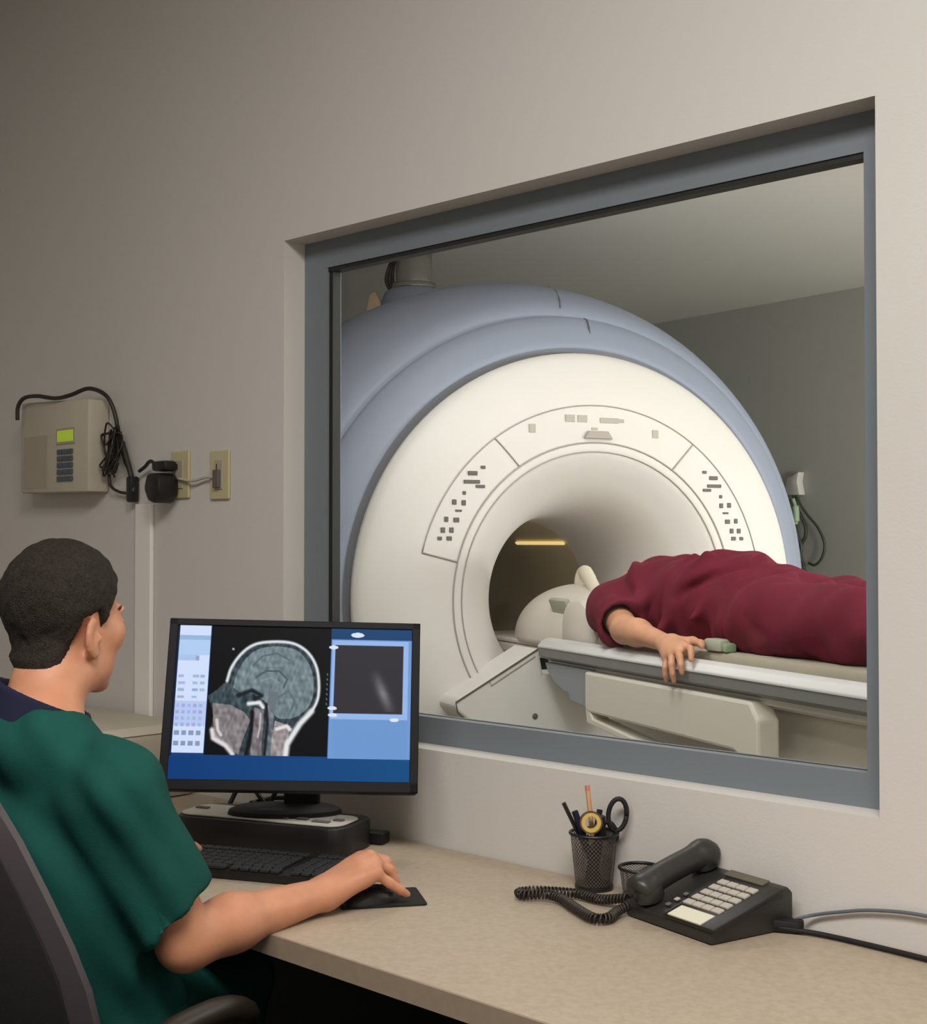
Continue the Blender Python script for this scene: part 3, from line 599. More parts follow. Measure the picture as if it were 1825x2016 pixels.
# ------------------------------------------------------------------ office chair
chd = thing('office_chair', 'black high-back office chair the person in green scrubs sits on', 'chair', Matrix.Translation((-.60, 2.06, 0)))
ci = Matrix.Translation((.60, -2.06, 0))
prof = [(1.085, .02), (1.075, .062), (1.05, .098), (1.0, .145), (.94, .176), (.87, .202), (.80, .225), (.74, .238), (.67, .238), (.62, .225), (.59, .19), (.575, .12)]
def bc(z): t = (1.0-z)/.4; return v3(-.735, 1.868, 0)+gT*.125*t+UP*z
def backrest(off, thick, sc, name, m, par):
    b = B(); rows = []
    for side in (0, 1):
        for z, wd in prof:
            zc = .83+(z-.83)*sc; row = []
            for k in range(21):
                x = -1+2*k/20; curv = .045*(1-x*x)      # concave towards the sitter
                dep = off-curv+(thick if side else 0)*(1-abs(x)**6*.6)
                P = bc(zc)+rT*wd*sc*x+gT*dep; row.append(b.bm.verts.new(P))
            rows.append(row)
    n = len(prof)
    for s_ in (0, n):
        for i in range(n-1):
            for k in range(20):
                b.bm.faces.new((rows[s_+i][k], rows[s_+i][k+1], rows[s_+i+1][k+1], rows[s_+i+1][k]))
    for i in range(n-1):
        for k in (0, 20): b.bm.faces.new((rows[i][k], rows[i+1][k], rows[n+i+1][k], rows[n+i][k]))
    for i in (0, n-1):
        for k in range(20): b.bm.faces.new((rows[i][k], rows[i][k+1], rows[n+i][k+1], rows[n+i][k]))
    o = b.done(name, m, par, 'auto', ci); return o
bk = backrest(-.012, .028, 1.0, 'backrest', 'chairrim', chd); backrest(-.028, .02, .86, 'back_shell', 'chair', chd)
sc_ = v3(-.60, 2.06, 0)
Ms = T(0, 0, 0) @ RZ(-R(30))
B().box((-.24, -.22, .405), (.24, .24, .465), .028, Ms, 4).done('seat', 'chair', chd, 'auto')
B().tube([(0, 0, .12), (0, 0, .41)], .028, 16).done('gas_lift', 'black', chd, True)
B().tube([Ms @ Vector(p) for p in curve([(0, -.05, .40), (0, -.22, .42), (0, -.27, .50), (0, -.255, .66), (0, -.27, .80)])], .022, 10).done('back_support', 'black', chd, True)
for s in (-1, 1):
    arm_ = thing('x', None, None, Matrix.Identity(4)); COL.objects.unlink(arm_); bpy.data.objects.remove(arm_)
    a_ = B().tube([Ms @ Vector(p) for p in curve([(s*.27, -.14, .655), (s*.275, -.05, .668), (s*.275, .03, .668), (s*.27, .08, .655), (s*.255, .13, .63)])], [.015]*2+[.019]*28+[.015]*3, 12).done('armrest', 'arm', chd, True)
    B().tube([Ms @ Vector(p) for p in curve([(s*.20, .0, .40), (s*.27, .0, .41), (s*.285, .0, .5), (s*.275, .0, .65)])], .015, 10).done('arm_bracket', 'black', a_, True)
for k in range(5):
    c_, s_ = math.cos(k*2*PI/5+.3), math.sin(k*2*PI/5+.3)
    l_ = B().tube([(0, 0, .13), (c_*.15, s_*.15, .11), (c_*.29, s_*.29, .085)], [.03, .024, .016], 10).done('leg', 'black', chd, True)
    B().lathe([(.0, -.02), (.024, -.02), (.028, -.01), (.028, .01), (.024, .02), (0, .02)], 20, T(c_*.29, s_*.29, .03) @ RZ(k*2*PI/5) @ RX(PI/2)).done('caster', 'blackm', l_, True)

# ------------------------------------------------------------------ control console box under the monitor
e1 = Vector((.925, -.38, 0)).normalized(); ang = math.atan2(e1.y, e1.x)
cons = thing('control_box', 'low black box with a pale control strip standing under the monitor', 'control box', Matrix.Translation((-.385, 2.62, .74)) @ RZ(ang))
def rrect(x0, x1, y0, y1, r, n=6):
    pts = []
    for cx_, cy_, a0 in ((x1-r, y1-r, 0), (x0+r, y1-r, 90), (x0+r, y0+r, 180), (x1-r, y0+r, 270)):
        for k in range(n+1): a = R(a0+90*k/n); pts.append((cx_+r*math.cos(a), cy_+r*math.sin(a)))
    return pts
XZY = Matrix(((1, 0, 0, 0), (0, 0, 1, 0), (0, 1, 0, 0), (0, 0, 0, 1)))
B().prism(rrect(-.205, .172, .0, .15, .04), .0, .054, XZY, .004).done('housing', 'black', cons, 'auto')
B().prism(rrect(-.200, .160, .012, .115, .03), .0545, .058, XZY, .002).done('control_strip', 'palegrey', cons, 'auto')
for k, (x, y, wx) in enumerate(((.04, .04, .018), (.085, .045, .012), (.13, .035, .018), (.155, .06, .010), (-.02, .05, .012), (-.155, .07, .014))):
    B().box((x-wx-.02, y-.006, .058), (x+wx-.02, y+.006, .061), .001).done('button', 'mark', cons)
# ------------------------------------------------------------------ monitor
yaw, tilt, roll = -.073, .31, -.028
MM = Matrix.Translation((-.3235, 2.60, 1.0215)) @ RZ(-yaw) @ RX(-tilt) @ RY(-roll)
mon = thing('monitor', 'black flat-screen computer monitor showing a head scan on a blue screen', 'monitor', Matrix.Translation((-.37, 2.70, .7985)))
mi = Matrix.Translation((-.37, 2.70, .7985)).inverted()
mw, mh = .479, .325
B().box((-mw/2, 0, -mh/2), (mw/2, .035, mh/2), .006).done('casing', 'bezel', mon, 'auto', mi @ MM)
b = B(); bw = .016
for lo, hi in (((-mw/2, -.004, -mh/2), (-mw/2+bw, .004, mh/2)), ((mw/2-bw, -.004, -mh/2), (mw/2, .004, mh/2)), ((-mw/2, -.004, mh/2-.013), (mw/2, .004, mh/2)), ((-mw/2, -.004, -mh/2), (mw/2, .004, -mh/2+.02))): b.box(lo, hi, .0015)
b.done('bezel', 'bezel', mon, False, mi @ MM)
B().box((-.11, .035, -.10), (.11, .055, .10), .01).done('rear_cover', 'black', mon, False, mi @ MM)
B().box((.015, .02, 0), (.085, .045, .19), .004).done('stand_neck', 'blackm', mon)
B().lathe([(0, .014), (.10, .014), (.115, .008), (.118, 0), (0, 0)], 48, T(.02, .0, 0) @ Matrix.Diagonal((.95, .5, 1, 1))).done('stand_base', 'blackm', mon, 'auto')
# screen picture: drawn into vertex colours, the screen gives off this light
NXs, NYs = 420, 270
sx, ty = np.meshgrid(np.linspace(0, 1, NXs), np.linspace(0, 1, NYs)); asp = 1.55
img = np.zeros((NYs, NXs, 3)); img[:] = (18, 62, 118)
def rect(x0, x1, y0, y1, c, soft=.002):
    m = (sx >= x0) & (sx <= x1) & (ty >= y0) & (ty <= y1); img[m] = c
img[ty > .855] = (14, 60, 116); m = (ty > .855); img[m] = np.array([12, 58, 118])+np.outer(sx[m], (6, 18, 10))
rect(.655, 1, 0, .075, (24, 66, 112)); rect(.655, 1, .075, .855, (112, 152, 208)); rect(.145, .652, 0, .842, (6, 8, 10)); rect(.01, .142, 0, .83, (208, 222, 250)); rect(0, .01, 0, .85, (16, 28, 60))
# left menu strip
r_ = np.random.default_rng(6)
rect(.01, .142, .07, .10, (150, 182, 216)); rect(.01, .142, .10, .20, (176, 204, 240)); rect(.01, .10, .20, .235, (168, 196, 232)); rect(.085, .10, .205, .235, (150, 160, 200))
for yy in np.arange(.33, .52, .045):
    for xx in np.arange(.018, .12, .03):
        if r_.random() < .7: rect(xx, xx+.018+.01*r_.random(), yy, yy+.018, tuple(np.array([158, 180, 214])+r_.integers(-12, 14, 3)))
rect(.01, .142, .50, .66, (186, 200, 240))
for yy in np.arange(.52, .65, .04):
    for xx in np.arange(.016, .13, .024): rect(xx, xx+.014, yy, yy+.022, tuple(np.array([158, 176, 224])+r_.integers(-10, 14, 3)))
for yy in (.69, .755):
    for xx in np.arange(.016, .132, .03): rect(xx, xx+.02, yy, yy+.03, (136, 152, 184))
# right-hand thumbnail
rect(.66, .985, .085, .60, (150, 182, 232)); rect(.672, .962, .115, .565, (50, 48, 52)); dx = (sx-(.86+.10*(ty-.35)/.4)); mk = (sx > .672) & (sx < .962) & (ty > .27) & (ty < .55)
img[mk] += (np.exp(-(dx/.022)**2)*np.clip(1-abs(ty-.43)/.16, 0, 1)*75)[mk][:, None]
rect(.672, .985, .60, .845, (108, 150, 206))
for xx, yy in ((.665, .13), (.668, .53), (.67, .575), (.93, .60)): img[((sx-xx)*asp)**2/.0009+((ty-yy)/.012)**2 < 1] = (222, 228, 242)
img[((sx-.765)/.028)**2+((ty-.045)/.016)**2 < 1] = (214, 232, 248)
# sagittal head scan
def seg(pts, w_, c, soft=1.0):
    P = np.array(pts, float); best = np.full(sx.shape, 9.)
    for a, b_ in zip(P[:-1], P[1:]):
        ax, ay = a; bx, by = b_; dx_, dy_ = (bx-ax)*asp, by-ay; t_ = np.clip((((sx-ax)*asp)*dx_+(ty-ay)*dy_)/(dx_*dx_+dy_*dy_+1e-9), 0, 1)
        best = np.minimum(best, np.hypot((sx-ax)*asp-t_*dx_, ty-ay-t_*dy_))
    al = np.clip(1.3-best/w_, 0, 1)*soft; al[(sx < .147) | (sx > .65) | (ty > .842)] = 0; img[:] = img*(1-al[..., None])+np.array(c)*al[..., None]
def poly(pts, c, al=1.0):
    P = np.array(pts, float); ins = np.zeros(sx.shape, bool); n_ = len(P)
    for i in range(n_):
        x1, y1 = P[i]; x2, y2 = P[(i+1) % n_]
        cnd = ((y1 > ty) != (y2 > ty)) & (sx < (x2-x1)*(ty-y1)/(y2-y1+1e-12)+x1); ins ^= cnd
    ins &= (sx > .147) & (sx < .65) & (ty < .842); img[ins] = img[ins]*(1-al)+np.array(c)*al; return ins
def Z_(pts): return [((x-168)/1440, (y-165)/930) for x, y in pts]
def sp(pts, n=6): return [(p.x, p.y) for p in curve([(a, b_, 0) for a, b_ in pts], n)]
skull = sp(Z_([(487, 505), (510, 420), (570, 330), (650, 275), (770, 258), (880, 268), (965, 318), (1020, 400), (1042, 500), (1040, 600), (1005, 680), (940, 755), (895, 830), (865, 880), (860, 950)]))
head_ = poly(skull+Z_([(860, 970), (540, 970), (520, 915), (430, 870), (408, 800), (420, 720), (400, 650), (375, 600), (430, 560), (487, 505)]), (52, 64, 70))
brain = sp(Z_([(525, 560), (540, 470), (590, 370), (670, 305), (790, 288), (900, 310), (970, 380), (1008, 480), (1010, 580), (980, 660), (900, 720), (800, 720), (740, 640), (640, 580), (560, 590)]))
bm_ = poly(brain, (112, 128, 132)); fz = np.zeros(sx.shape)
for _ in range(14):
    kx, ky = r_.normal(size=2)*80; fz += np.sin(sx*kx*asp+ty*ky+r_.uniform(0, 6.3)+1.5*np.sin(sx*31+ty*22))
img[bm_] += (fz[bm_]*3.6)[:, None]
poly(Z_([(410, 640), (520, 650), (600, 690), (640, 740), (600, 860), (580, 945), (520, 900), (430, 850), (420, 760)]), (128, 122, 124)); poly(Z_([(790, 740), (880, 770), (860, 950), (760, 950), (770, 850)]), (150, 142, 142)); poly(Z_([(660, 660), (720, 680), (715, 950), (650, 950)]), (120, 114, 118)); poly(Z_([(740, 560), (800, 570), (780, 720), (770, 950), (735, 950), (740, 700)]), (104, 114, 120))
poly(Z_([(390, 590), (440, 560), (520, 540), (640, 620), (600, 680), (520, 650), (410, 640)]), (58, 74, 80), .9)
nz = head_ & ~bm_; img[nz] += (fz[nz]*4)[:, None]
seg(skull, .012, (222, 226, 230)); seg(Z_([(1005, 680), (940, 755), (895, 830), (868, 880), (862, 950)]), .022, (226, 226, 228)); seg(Z_([(415, 800), (425, 850), (500, 890), (545, 940)]), .018, (224, 214, 216)); seg(Z_([(440, 740), (450, 800), (470, 830)]), .012, (214, 204, 206))
seg(Z_([(625, 640), (690, 632), (712, 660)]), .016, (226, 230, 232)); seg(Z_([(800, 790), (860, 770), (880, 790)]), .014, (226, 222, 222)); seg(Z_([(650, 690), (650, 800), (625, 950)]), .014, (14, 14, 18)); seg(Z_([(730, 640), (745, 760), (735, 950)]), .010, (26, 26, 30)); seg(Z_([(560, 590), (640, 560), (700, 590), (660, 610)]), .016, (20, 30, 34))
seg(Z_([(640, 410), (690, 350), (780, 330), (860, 370)]), .006, (84, 100, 106)); seg(Z_([(660, 480), (720, 440), (800, 440), (850, 490), (830, 540)]), .007, (70, 88, 94)); seg(Z_([(690, 500), (750, 480), (800, 510)]), .006, (132, 150, 154)); seg(Z_([(800, 600), (860, 560), (900, 620), (880, 680)]), .008, (92, 108, 110)); seg(Z_([(700, 700), (700, 780), (690, 840)]), .007, (186, 180, 184))
for yy in range(450, 660, 30): seg(Z_([(1092, yy), (1094, yy+8)]), .004, (110, 140, 120))
img[(np.hypot((sx-.24)*asp, ty-.155) < .008)] = (160, 170, 180)
img = np.clip(img, 0, 255)/255; ilin = np.where(img <= .04045, img/12.92, ((img+.055)/1.055)**2.4)
sw, sh = mw-2*bw+.002, mh-.033+.002; zc0 = .0035
Vx = np.stack([(-sw/2+sw*sx).ravel(), np.full(sx.size, -.0005), (sh/2+zc0-sh*ty).ravel()], 1); ii = np.arange(NXs*NYs).reshape(NYs, NXs)
Fq = np.stack([ii[:-1, :-1], ii[1:, :-1], ii[1:, 1:], ii[:-1, 1:]], -1).reshape(-1, 4)
me = bpy.data.meshes.new('screen'); me.from_pydata([tuple(p) for p in Vx], [], [tuple(int(q) for q in f_) for f_ in Fq])
ca = me.color_attributes.new('display', 'FLOAT_COLOR', 'POINT'); ca.data.foreach_set('color', np.concatenate([ilin.reshape(-1, 3), np.ones((ilin.shape[0]*ilin.shape[1], 1))], 1).astype(np.float32).ravel())
sm_ = bpy.data.materials.new('lit_display'); sm_.use_nodes = True; nt = sm_.node_tree; p = nt.nodes['Principled BSDF']; at = nt.nodes.new('ShaderNodeAttribute'); at.attribute_name = 'display'
p.inputs['Base Color'].default_value = (.004, .004, .005, 1); p.inputs['Roughness'].default_value = .35; p.inputs['Specular IOR Level'].default_value = .03; nt.links.new(at.outputs['Color'], p.inputs['Emission Color']); p.inputs['Emission Strength'].default_value = 1.0
me.transform(mi @ MM); link('screen', me, sm_, mon)
# ------------------------------------------------------------------ keyboard
kb = thing('keyboard', 'black computer keyboard lying in front of the monitor on the desk', 'keyboard', Matrix.Translation((-.375, 2.475, .7405)) @ RZ(R(-19)))
B().prism(rrect(-.225, .225, -.078, .075, .02), 0, .016, XZY, .003).done('base', 'black', kb, 'auto')
kme = None
for r0 in range(6):
    y = .058-.0235*r0-(.006 if r0 else 0); x = -.215
    while x < .205:
        wdt = .105 if (r0 == 5 and -.12 < x < -.09) else .0195
        if r0 == 5 and not (-.12 < x < -.09) and x > .09 and x < .1: wdt = .0195
        if not (.088 < x+.5*wdt < .098):
            if kme is None:
                kme = B().box((-.0085, -.0095, .016), (.0085, .0095, .0225), .0015, seg=1).done('key', 'keyc', kb); k0 = kme; kk = k0
            else: kk = k0.copy(); COL.objects.link(kk)
            kk.parent = kb; kk.location = (x+wdt/2, y-.002, 0); kk.scale = (wdt/.0195, 1, 1)
        x += wdt+.0002
# ------------------------------------------------------------------ mouse and pad
pad = tag(B().prism(rrect(-.07, .07, -.055, .055, .006), .7402, .7432, Matrix.Translation((-.138, 2.275, 0)) @ RZ(R(12)) @ XZY).done('mouse_pad', 'pad'), 'dark cloth mouse pad under the seated person\'s right hand', 'mouse pad')
ms = thing('mouse', 'black computer mouse held under the seated person\'s right hand', 'mouse', Matrix.Translation((-.150, 2.252, .7435)) @ RZ(R(-55)))
b = B().ball((0, 0, 0), (.029, .052, .026)); bmesh.ops.delete(b.bm, geom=[v for v in b.bm.verts if v.co.z < -.001], context='VERTS'); b.done('shell', 'black', ms, True)
B().lathe([(.0, -.003), (.006, -.003), (.006, .003), (0, .003)], 16, T(0, .035, .018) @ RY(PI/2)).done('scroll_wheel', 'phone', ms, True)
tag(B().box((-.03, -.018, 0), (.03, .018, .022), .004).done('cable_hub', 'blackm', None, 'auto', Matrix.Translation((-.178, 2.70, .741)) @ RZ(ang)), 'small black plastic block on the desk right of the control box', 'hub')
for nm, pts, lb in (('cable', [(-.50, 2.84, .75), (-.46, 2.88, .83), (-.42, 2.85, .80), (-.40, 2.84, .79), (-.37, 2.86, .86)], 'black cable looping up behind the left half of the monitor stand'), ('cable', [(-.44, 2.84, .79), (-.40, 2.87, .795), (-.36, 2.86, .80), (-.33, 2.82, .83), (-.31, 2.70, .93)], 'black cable hanging from the back of the monitor beside the stand neck')):
    tag(B().tube(curve(pts), .005, 8).done(nm, 'black', None, True), lb, 'cable')

# ------------------------------------------------------------------ beige box behind the person, brown case on it
pr = thing('printer', 'beige printer on the desk end behind the seated person', 'printer', WALL @ T(-1.42, -.15, .74))
B().box((-.26, -.13, 0), (.30, .13, .15), .012).done('body', 'beige', pr, 'auto')
B().prism([(-.255, .15), (.295, .15), (.28, .168), (-.24, .168)], -.125, .125, None, .003).done('lid', 'inter', pr, 'auto')
B().box((-.2, -.1315, .03), (.2, -.13, .06)).done('paper_slot', 'nearblack', pr)
tag(B().box((-.065, -.03, 0), (.065, .03, .026), .008).done('brown_case', 'brown', None, 'auto', WALL @ T(-1.475, -.22, .9085)), 'small brown leather case lying on top of the beige printer', 'case')

# ------------------------------------------------------------------ wall things (u, v, z)
ic = thing('intercom', 'beige wall intercom box with a green display and grey keypad', 'intercom', WALL @ T(-1.685, 0, 1.46)); ICO = T(-.03, .02, 0)
B().prism([(-.195, 0), (.155, -.004), (.155, .232), (-.195, .245)], -.062, -.001, None, .006).done('housing', 'inter', ic, 'auto')
B().box((-.145, -.083, .012), (-.02, -.0815, .15), .0, ICO).done('speaker_plate', 'beige', ic)
B().box((.035, -.086, .128), (.115, -.081, .158), .002, ICO).done('display', 'lcd', ic)
B().box((.028, -.0845, .122), (.122, -.081, .164), .001, ICO).done('display_surround', 'beige', ic)
for i in range(5):
    for j in range(3): B().box((.036+.027*j, -.087, .026+.0175*i), (.058+.027*j, -.081, .039+.0175*i), .0015, ICO).done('key', 'interkey', ic)
(B().tube(curve([(-1.845, -.09, 1.655), (-1.842, -.09, 1.69), (-1.82, -.085, 1.712), (-1.76, -.08, 1.714), (-1.68, -.07, 1.703), (-1.62, -.06, 1.708), (-1.565, -.04, 1.722), (-1.50, -.03, 1.70), (-1.475, -.02, 1.655), (-1.46, -.015, 1.59), (-1.43, -.015, 1.53), (-1.40, -.015, 1.49), (-1.39, -.015, 1.45)]), .0055, 8).done('power_cord', 'wire', ic, True, T(1.685, 0, -1.46)))
rw = tag(B().box((-1.392, -.012, .741), (-1.322, -.0005, 1.423), .003).done('cable_raceway', 'inter2', None, False, WALL), 'white vertical cable raceway strip on the wall left of the monitor', 'raceway')
tl = []
for k in range(7):
    x0 = -1.475+.02*rng.uniform(-1, 1); z0 = 1.56; pts = [(x0+(.022+.006*(k % 3))*math.sin(t*1.9+k*.9)+.012*math.cos(k*2.3), -.02-.01*((k+t) % 3), z0+(.045+.008*(k % 4))*math.cos(t*1.4+k*1.1)) for t in range(7)]; tl += [pts]
b = B()
for pts in tl: b.tube(curve(pts), .0026, 6)
b.tube(curve([(-1.50, -.02, 1.50), (-1.49, -.02, 1.47), (-1.46, -.015, 1.455), (-1.42, -.015, 1.45)]), .004, 6); b.tube(curve([(-1.44, -.02, 1.58), (-1.40, -.02, 1.50), (-1.385, -.02, 1.45)]), .007, 6)
tag(b.done('wire_bundle', 'wire', None, True, WALL), 'tangled bundle of thin brown wires hanging right of the wall intercom', 'wires')
tag(B().box((-.012, -.03, -.035), (.012, -.004, .03), .006).done('cord_connector', 'black', None, 'auto', WALL @ T(-1.395, 0, 1.462)), 'small black cord connector at the top of the white raceway', 'connector')
for k, (x, z, lb) in enumerate(((-1.205, 1.49, 'ivory wall outlet plate with the chunky black power adapter plugged in'), (-1.045, 1.484, 'ivory wall outlet plate next to the window, nearest the frame'))):
    op = thing('wall_outlet', lb, 'wall outlet', WALL @ T(x, 0, z), 'wall outlets left of the window')
    B().box((-.037, -.007, -.057), (.037, -.0003, .057), .003).done('cover_plate', 'outlet', op)
    B().box((-.016, -.010, -.034), (.016, -.006, .034), .002).done('socket', 'beige', op)
    for s in (-1, 1): B().box((-.007, -.0108, s*.018-.007), (-.004, -.0098, s*.018+.007)).done('slot', 'nearblack', op)
    if k:
        B().box((-.012, -.018, -.03), (.010, -.009, .012), .002).done('jack', 'mark', op)
ad = thing('power_adapter', 'chunky black power adapter plugged in at the left wall outlet', 'power adapter', WALL @ T(-1.235, 0, 1.463))
B().prism([(-.018, .030), (.022, .030), (.034, .010), (.034, -.020), (.012, -.044), (-.014, -.036), (-.032, -.006)], -.07, -.010, None, .009).done('adapter_body', 'black', ad, 'auto')
B().box((-.028, -.05, .035), (.03, -.012, .06), .008).done('plug', 'black', ad, 'auto')
B().tube(curve([(-.02, -.04, .05), (-.06, -.03, .062), (-.10, -.02, .05), (-.125, -.02, .04)]), .0045, 8).done('lead', 'black', ad, True)
tag(B().tube(curve([(-1.20, -.015, 1.48), (-1.14, -.015, 1.473), (-1.09, -.012, 1.48), (-1.05, -.012, 1.478)]), .0035, 6).done('patch_cord', 'inter', None, True, WALL), 'short pale cord bridging the two wall outlets', 'cord')

# ------------------------------------------------------------------ pencil cups
def cup(name, label, x, y, r0, r1, h, rim=.0028, grp='wire mesh cups'):
    t = thing(name, label, 'pencil cup', Matrix.Translation((x, y, .7405)), grp)
    B().lathe([(r0, .004), (r0+(r1-r0)*.5, h/2), (r1, h)], 48, None, uv=True).done('mesh_wall', 'mesh', t, True)
    B().lathe([(r1+rim*math.cos(a), h+rim*math.sin(a)) for a in [2*PI*k/10 for k in range(11)]], 40).done('rim', 'black', t, True)
    B().lathe([(0, 0), (r0, 0), (r0+.002, .003), (r0+.0015, .008), (r0-.001, .009), (0, .006)], 40).done('cup_base', 'black', t, 'auto')
    return t
cx_, cy_ = .222, 2.345
cup('pencil_cup', 'tapered black wire mesh pencil cup full of pens against the wall', cx_, cy_, .031, .0405, .094)
def stick(name, label, cat, m, p, q, r, n=8, grp=None, tipm=None):
    t = thing(name, label, cat, Matrix.Translation(p), grp); P, Q = Vector(p), Vector(q); d = Q-P
    B().tube([(0, 0, 0), d*.5, d], r, n).done('barrel', m, t, 'auto')
    if tipm: B().tube([d, d*1.06], r*1.02, n).done('eraser', tipm, t, 'auto')
    return t
zb = .752
stick('pencil', 'bare wooden pencil with a pink eraser, tallest thing in the pencil cup', 'pencil', 'pencil', (cx_+.006, cy_-.0, zb), (cx_-.010, cy_+.004, .905), .0042, 6, None, 'pink')
stick('pen', 'thin black pen leaning out over the left rim of the pencil cup', 'pen', 'black', (cx_+.012, cy_-.008, zb), (cx_-.052, cy_-.004, .886), .0036)
stick('pen', 'dark purple pen beside the leftmost pen in the pencil cup', 'pen', 'navy', (cx_+.008, cy_-.014, zb), (cx_-.034, cy_-.016, .874), .0055)
stick('marker', 'thick black marker in the middle front of the pencil cup', 'marker', 'blackm', (cx_-.004, cy_-.012, zb), (cx_+.010, cy_-.026, .868), .0075)
stick('pen', 'black pen standing at the back of the pencil cup', 'pen', 'blackm', (cx_-.01, cy_+.012, zb), (cx_+.012, cy_+.018, .870), .005)
sc = thing('scissors', 'black-handled scissors standing with open finger rings at the right of the pencil cup', 'scissors', Matrix.Translation((cx_+.002, cy_-.006, zb)))
B().tube([(0, 0, 0), (.012, -.001, .08)], [.002, .006], 4).done('blade', 'steelb', sc); B().tube([(.002, 0, 0), (.014, -.002, .08)], [.002, .006], 4).done('blade', 'steelb', sc)
for x, z, rx_, rz_, rt in ((.037, .115, .0155, .027, .12), (.024, .086, .010, .018, -.4)):
    B().tube([Vector((x, -.004, z)) + Vector((rx_*math.cos(a)*math.cos(rt)-rz_*math.sin(a)*math.sin(rt)*-1, 0, rz_*math.sin(a)*math.cos(rt)-rx_*math.cos(a)*math.sin(rt))) for a in [2*PI*k/24 for k in range(25)]], .0042, 8).done('finger_ring', 'blackm', sc, True)
tp = thing('tape_ring', 'yellow ring of tape with a brown rim wedged in the top of the pencil cup', 'tape', Matrix.Translation((cx_-.008, cy_-.030, .858)) @ RX(R(80)))
B().lathe([(.010, -.007), (.0165, -.007), (.0165, .007), (.010, .007), (.010, -.007)], 32).done('tape', 'yellow', tp, 'auto'); B().lathe([(.0165, -.008), (.019, -.008), (.019, .008), (.0165, .008)], 32).done('outer_rim', 'brown', tp, 'auto')
cup('paper_clip_cup', 'short empty black wire mesh cup behind the desk phone handset', .292, 2.282, .027, .034, .050)

# ------------------------------------------------------------------ desk phone
# local frame: origin at the front-left foot, x along the front edge, y towards the wall
phM = WALL @ T(.235, -.142, .741) @ RZ(math.atan2(-.049, .213))
ph = thing('desk_phone', 'black office desk phone with handset on the left and a white name card', 'phone', phM)
PW = .196
def wedge(x0, x1, y0, y1, z0, z1, ztop0, ztop1): pass
b = B(); YZ = Matrix(((0, 1, 0, 0), (1, 0, 0, 0), (0, 0, 1, 0), (0, 0, 0, 1)))
b.prism([(0, 0), (0, .020), (.01, .026), (.135, .062), (.158, .064), (.168, .055), (.168, .0)], 0, PW, YZ, .004); b.done('body', 'phone', ph, 'auto')
sl = math.atan2(.036, .125)
def on(x, y, z=0): return T(x, y, .0231+.288*y+z) @ RX(sl)
B().box((.0, -.075, -.004), (.112, .075, .003), .003, on(.094, .068)).done('faceplate', 'black', ph, 'auto')
for i in range(5):
    for j in range(4): B().box((-.0092, -.0066, 0), (.0092, .0066, .006), .0015, on(.110+.0205*j-.004, .040+.0175*i)).done('key', 'palek', ph)
B().box((-.036, -.015, .002), (.036, .015, .0045), .0, on(.140, .012)).done('name_card', 'paper', ph)
B().box((-.042, -.009, .002), (.042, .009, .005), .001, on(.128, .138)).done('display', 'lcdg', ph)
for i in range(3): B().box((-.004, -.004, .002), (.004, .004, .005), .001, on(.080, .020+.018*i)).done('indicator', 'palek' if i == 1 else 'mark', ph)
pts = [(.036, -.004, .038), (.035, .012, .050), (.034, .035, .060), (.034, .07, .071), (.034, .105, .080), (.034, .132, .084), (.034, .152, .074)]
B().tube(curve(pts, 6), [.020, .023, .0255, .0265, .0265, .026, .025, .024, .023, .022, .0215, .021]+[.0205]*12+[.021, .0215, .022, .0235, .025, .0265, .027, .027, .0265, .026, .024, .021, .018], 18).done('handset', 'phone', ph, True)
B().lathe([(0, .0), (.022, 0), (.025, .006), (.023, .02), (.0, .022)], 24, on(.040, .016, .004)).done('mouthpiece', 'phone', ph, 'auto'); B().lathe([(0, .0), (.022, 0), (.024, .006), (.023, .024), (.0, .026)], 24, on(.034, .135, .004)).done('earpiece', 'phone', ph, 'auto')
# coiled cord on the desk (world coords)
def coil_tube(path, R_, r, pitch, n=14):
    P = curve(path, 14); L = [0]
    for a, c in zip(P[:-1], P[1:]): L.append(L[-1]+(c-a).length)
    tot = L[-1]; out_ = []; N_ = int(tot/pitch*n); j = 0
    for k in range(N_+1):
        s_ = tot*k/N_
        while j < len(L)-2 and L[j+1] < s_: j += 1
        t_ = (s_-L[j])/max(L[j+1]-L[j], 1e-9); c = P[j].lerp(P[j+1], t_); d = (P[j+1]-P[j]).normalized(); sd = d.cross(Vector((0, 0, 1))).normalized(); up = sd.cross(d); a = 2*PI*k/n
        out_.append(c+sd*R_*math.cos(a)+up*R_*math.sin(a))
    return out_
zc = .7505
pth = [(.262, 2.205, .76), (.222, 2.235, zc), (.19, 2.268, zc), (.150, 2.285, zc), (.115, 2.290, zc), (.092, 2.278, zc), (.100, 2.262, zc), (.135, 2.258, zc+.002), (.160, 2.235, zc), (.178, 2.18, zc), (.200, 2.125, zc), (.222, 2.125, zc), (.240, 2.16, zc), (.262, 2.178, .757)]
tag(B().tube(coil_tube(pth, .0062, .0022, .0062), .0022, 5).done('coiled_phone_cord', 'wire', None, True), 'dark coiled handset cord looping over the desk left of the phone', 'cord')
plug = thing('cable_splitter', 'small black cable splitter on the desk right of the phone', 'splitter', Matrix.Translation((.478, 2.090, .7415)) @ RZ(R(-20)))
B().prism(rrect(-.042, .036, -.013, .013, .008), 0, .018, XZY, .003).done('body', 'blackm', plug, 'auto')
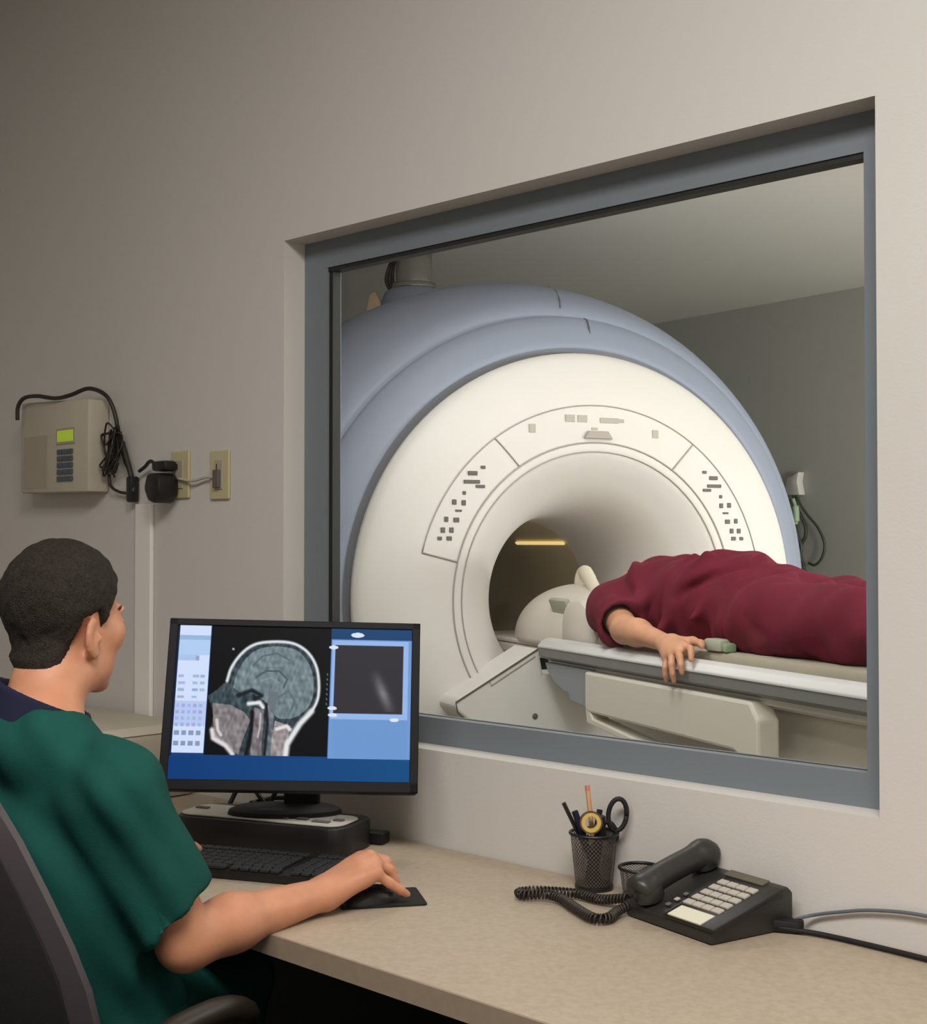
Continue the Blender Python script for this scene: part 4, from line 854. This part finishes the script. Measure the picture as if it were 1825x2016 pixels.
tag(B().tube(curve([WALL @ Vector(p) for p in ((.47, -.035, .757), (.485, -.012, .762), (.53, -.008, .775), (.59, -.008, .789), (.67, -.008, .796), (.80, -.008, .79), (1.1, -.02, .748), (1.6, -.04, .745))]), .0028, 8).done('network_cable', 'greyw', None, True), 'thin grey network cable curving along the wall right of the phone', 'cable')
tag(B().tube(curve([WALL @ Vector(p) for p in ((.455, -.058, .748), (.52, -.035, .745), (.62, -.036, .745), (.72, -.044, .745), (.85, -.06, .745), (1.2, -.09, .745), (1.6, -.08, .745))]), .0042, 8).done('power_cable', 'blackm', None, True), 'thick black cable running along the desk to the right edge', 'cable')

# ------------------------------------------------------------------ cables on the far wall of the scan room
hk = tag(B().prism([(-.05, 0), (.05, 0), (.035, .07), (.045, .12), (.0, .10), (-.035, .09)], -.05, 0, None, .006).done('wall_hook', 'hook', None, 'auto', FAR @ T(1.20, -.001, 1.57)), 'white wall hook holding cables on the grey wall behind the patient', 'hook')
b = B(); f0 = lambda x, z, y=-.04: (x, y, z)
b.tube(curve([f0(1.21, 1.60), f0(1.25, 1.52), f0(1.30, 1.46), f0(1.36, 1.40), f0(1.40, 1.32), f0(1.385, 1.25), f0(1.34, 1.21), f0(1.30, 1.22)]), .007, 8)
b.tube(curve([f0(1.20, 1.58), f0(1.23, 1.50), f0(1.275, 1.42), f0(1.28, 1.36), f0(1.25, 1.31), f0(1.25, 1.25), f0(1.28, 1.16), f0(1.29, 1.02)]), .009, 8)
b.tube(curve([f0(1.19, 1.55, -.05), f0(1.20, 1.46, -.05), f0(1.23, 1.38, -.05), f0(1.26, 1.30, -.05), f0(1.25, 1.22, -.05), f0(1.29, 1.15, -.05), f0(1.26, 1.02, -.05)]), .009, 8)
tag(b.done('hanging_cables', 'dgreen', None, True, FAR), 'dark looped cables hanging from the white wall hook behind the patient', 'cables')
tag(B().tube(curve([f0(1.22, 1.55, -.065), f0(1.235, 1.51, -.065), f0(1.24, 1.45, -.065), f0(1.235, 1.42, -.065)]), [.010]*8+[.018]*12+[.012]*5, 10).done('cable_clip', 'greenc', None, True, FAR), 'pale green clip on the cables hanging from the wall hook', 'clip')
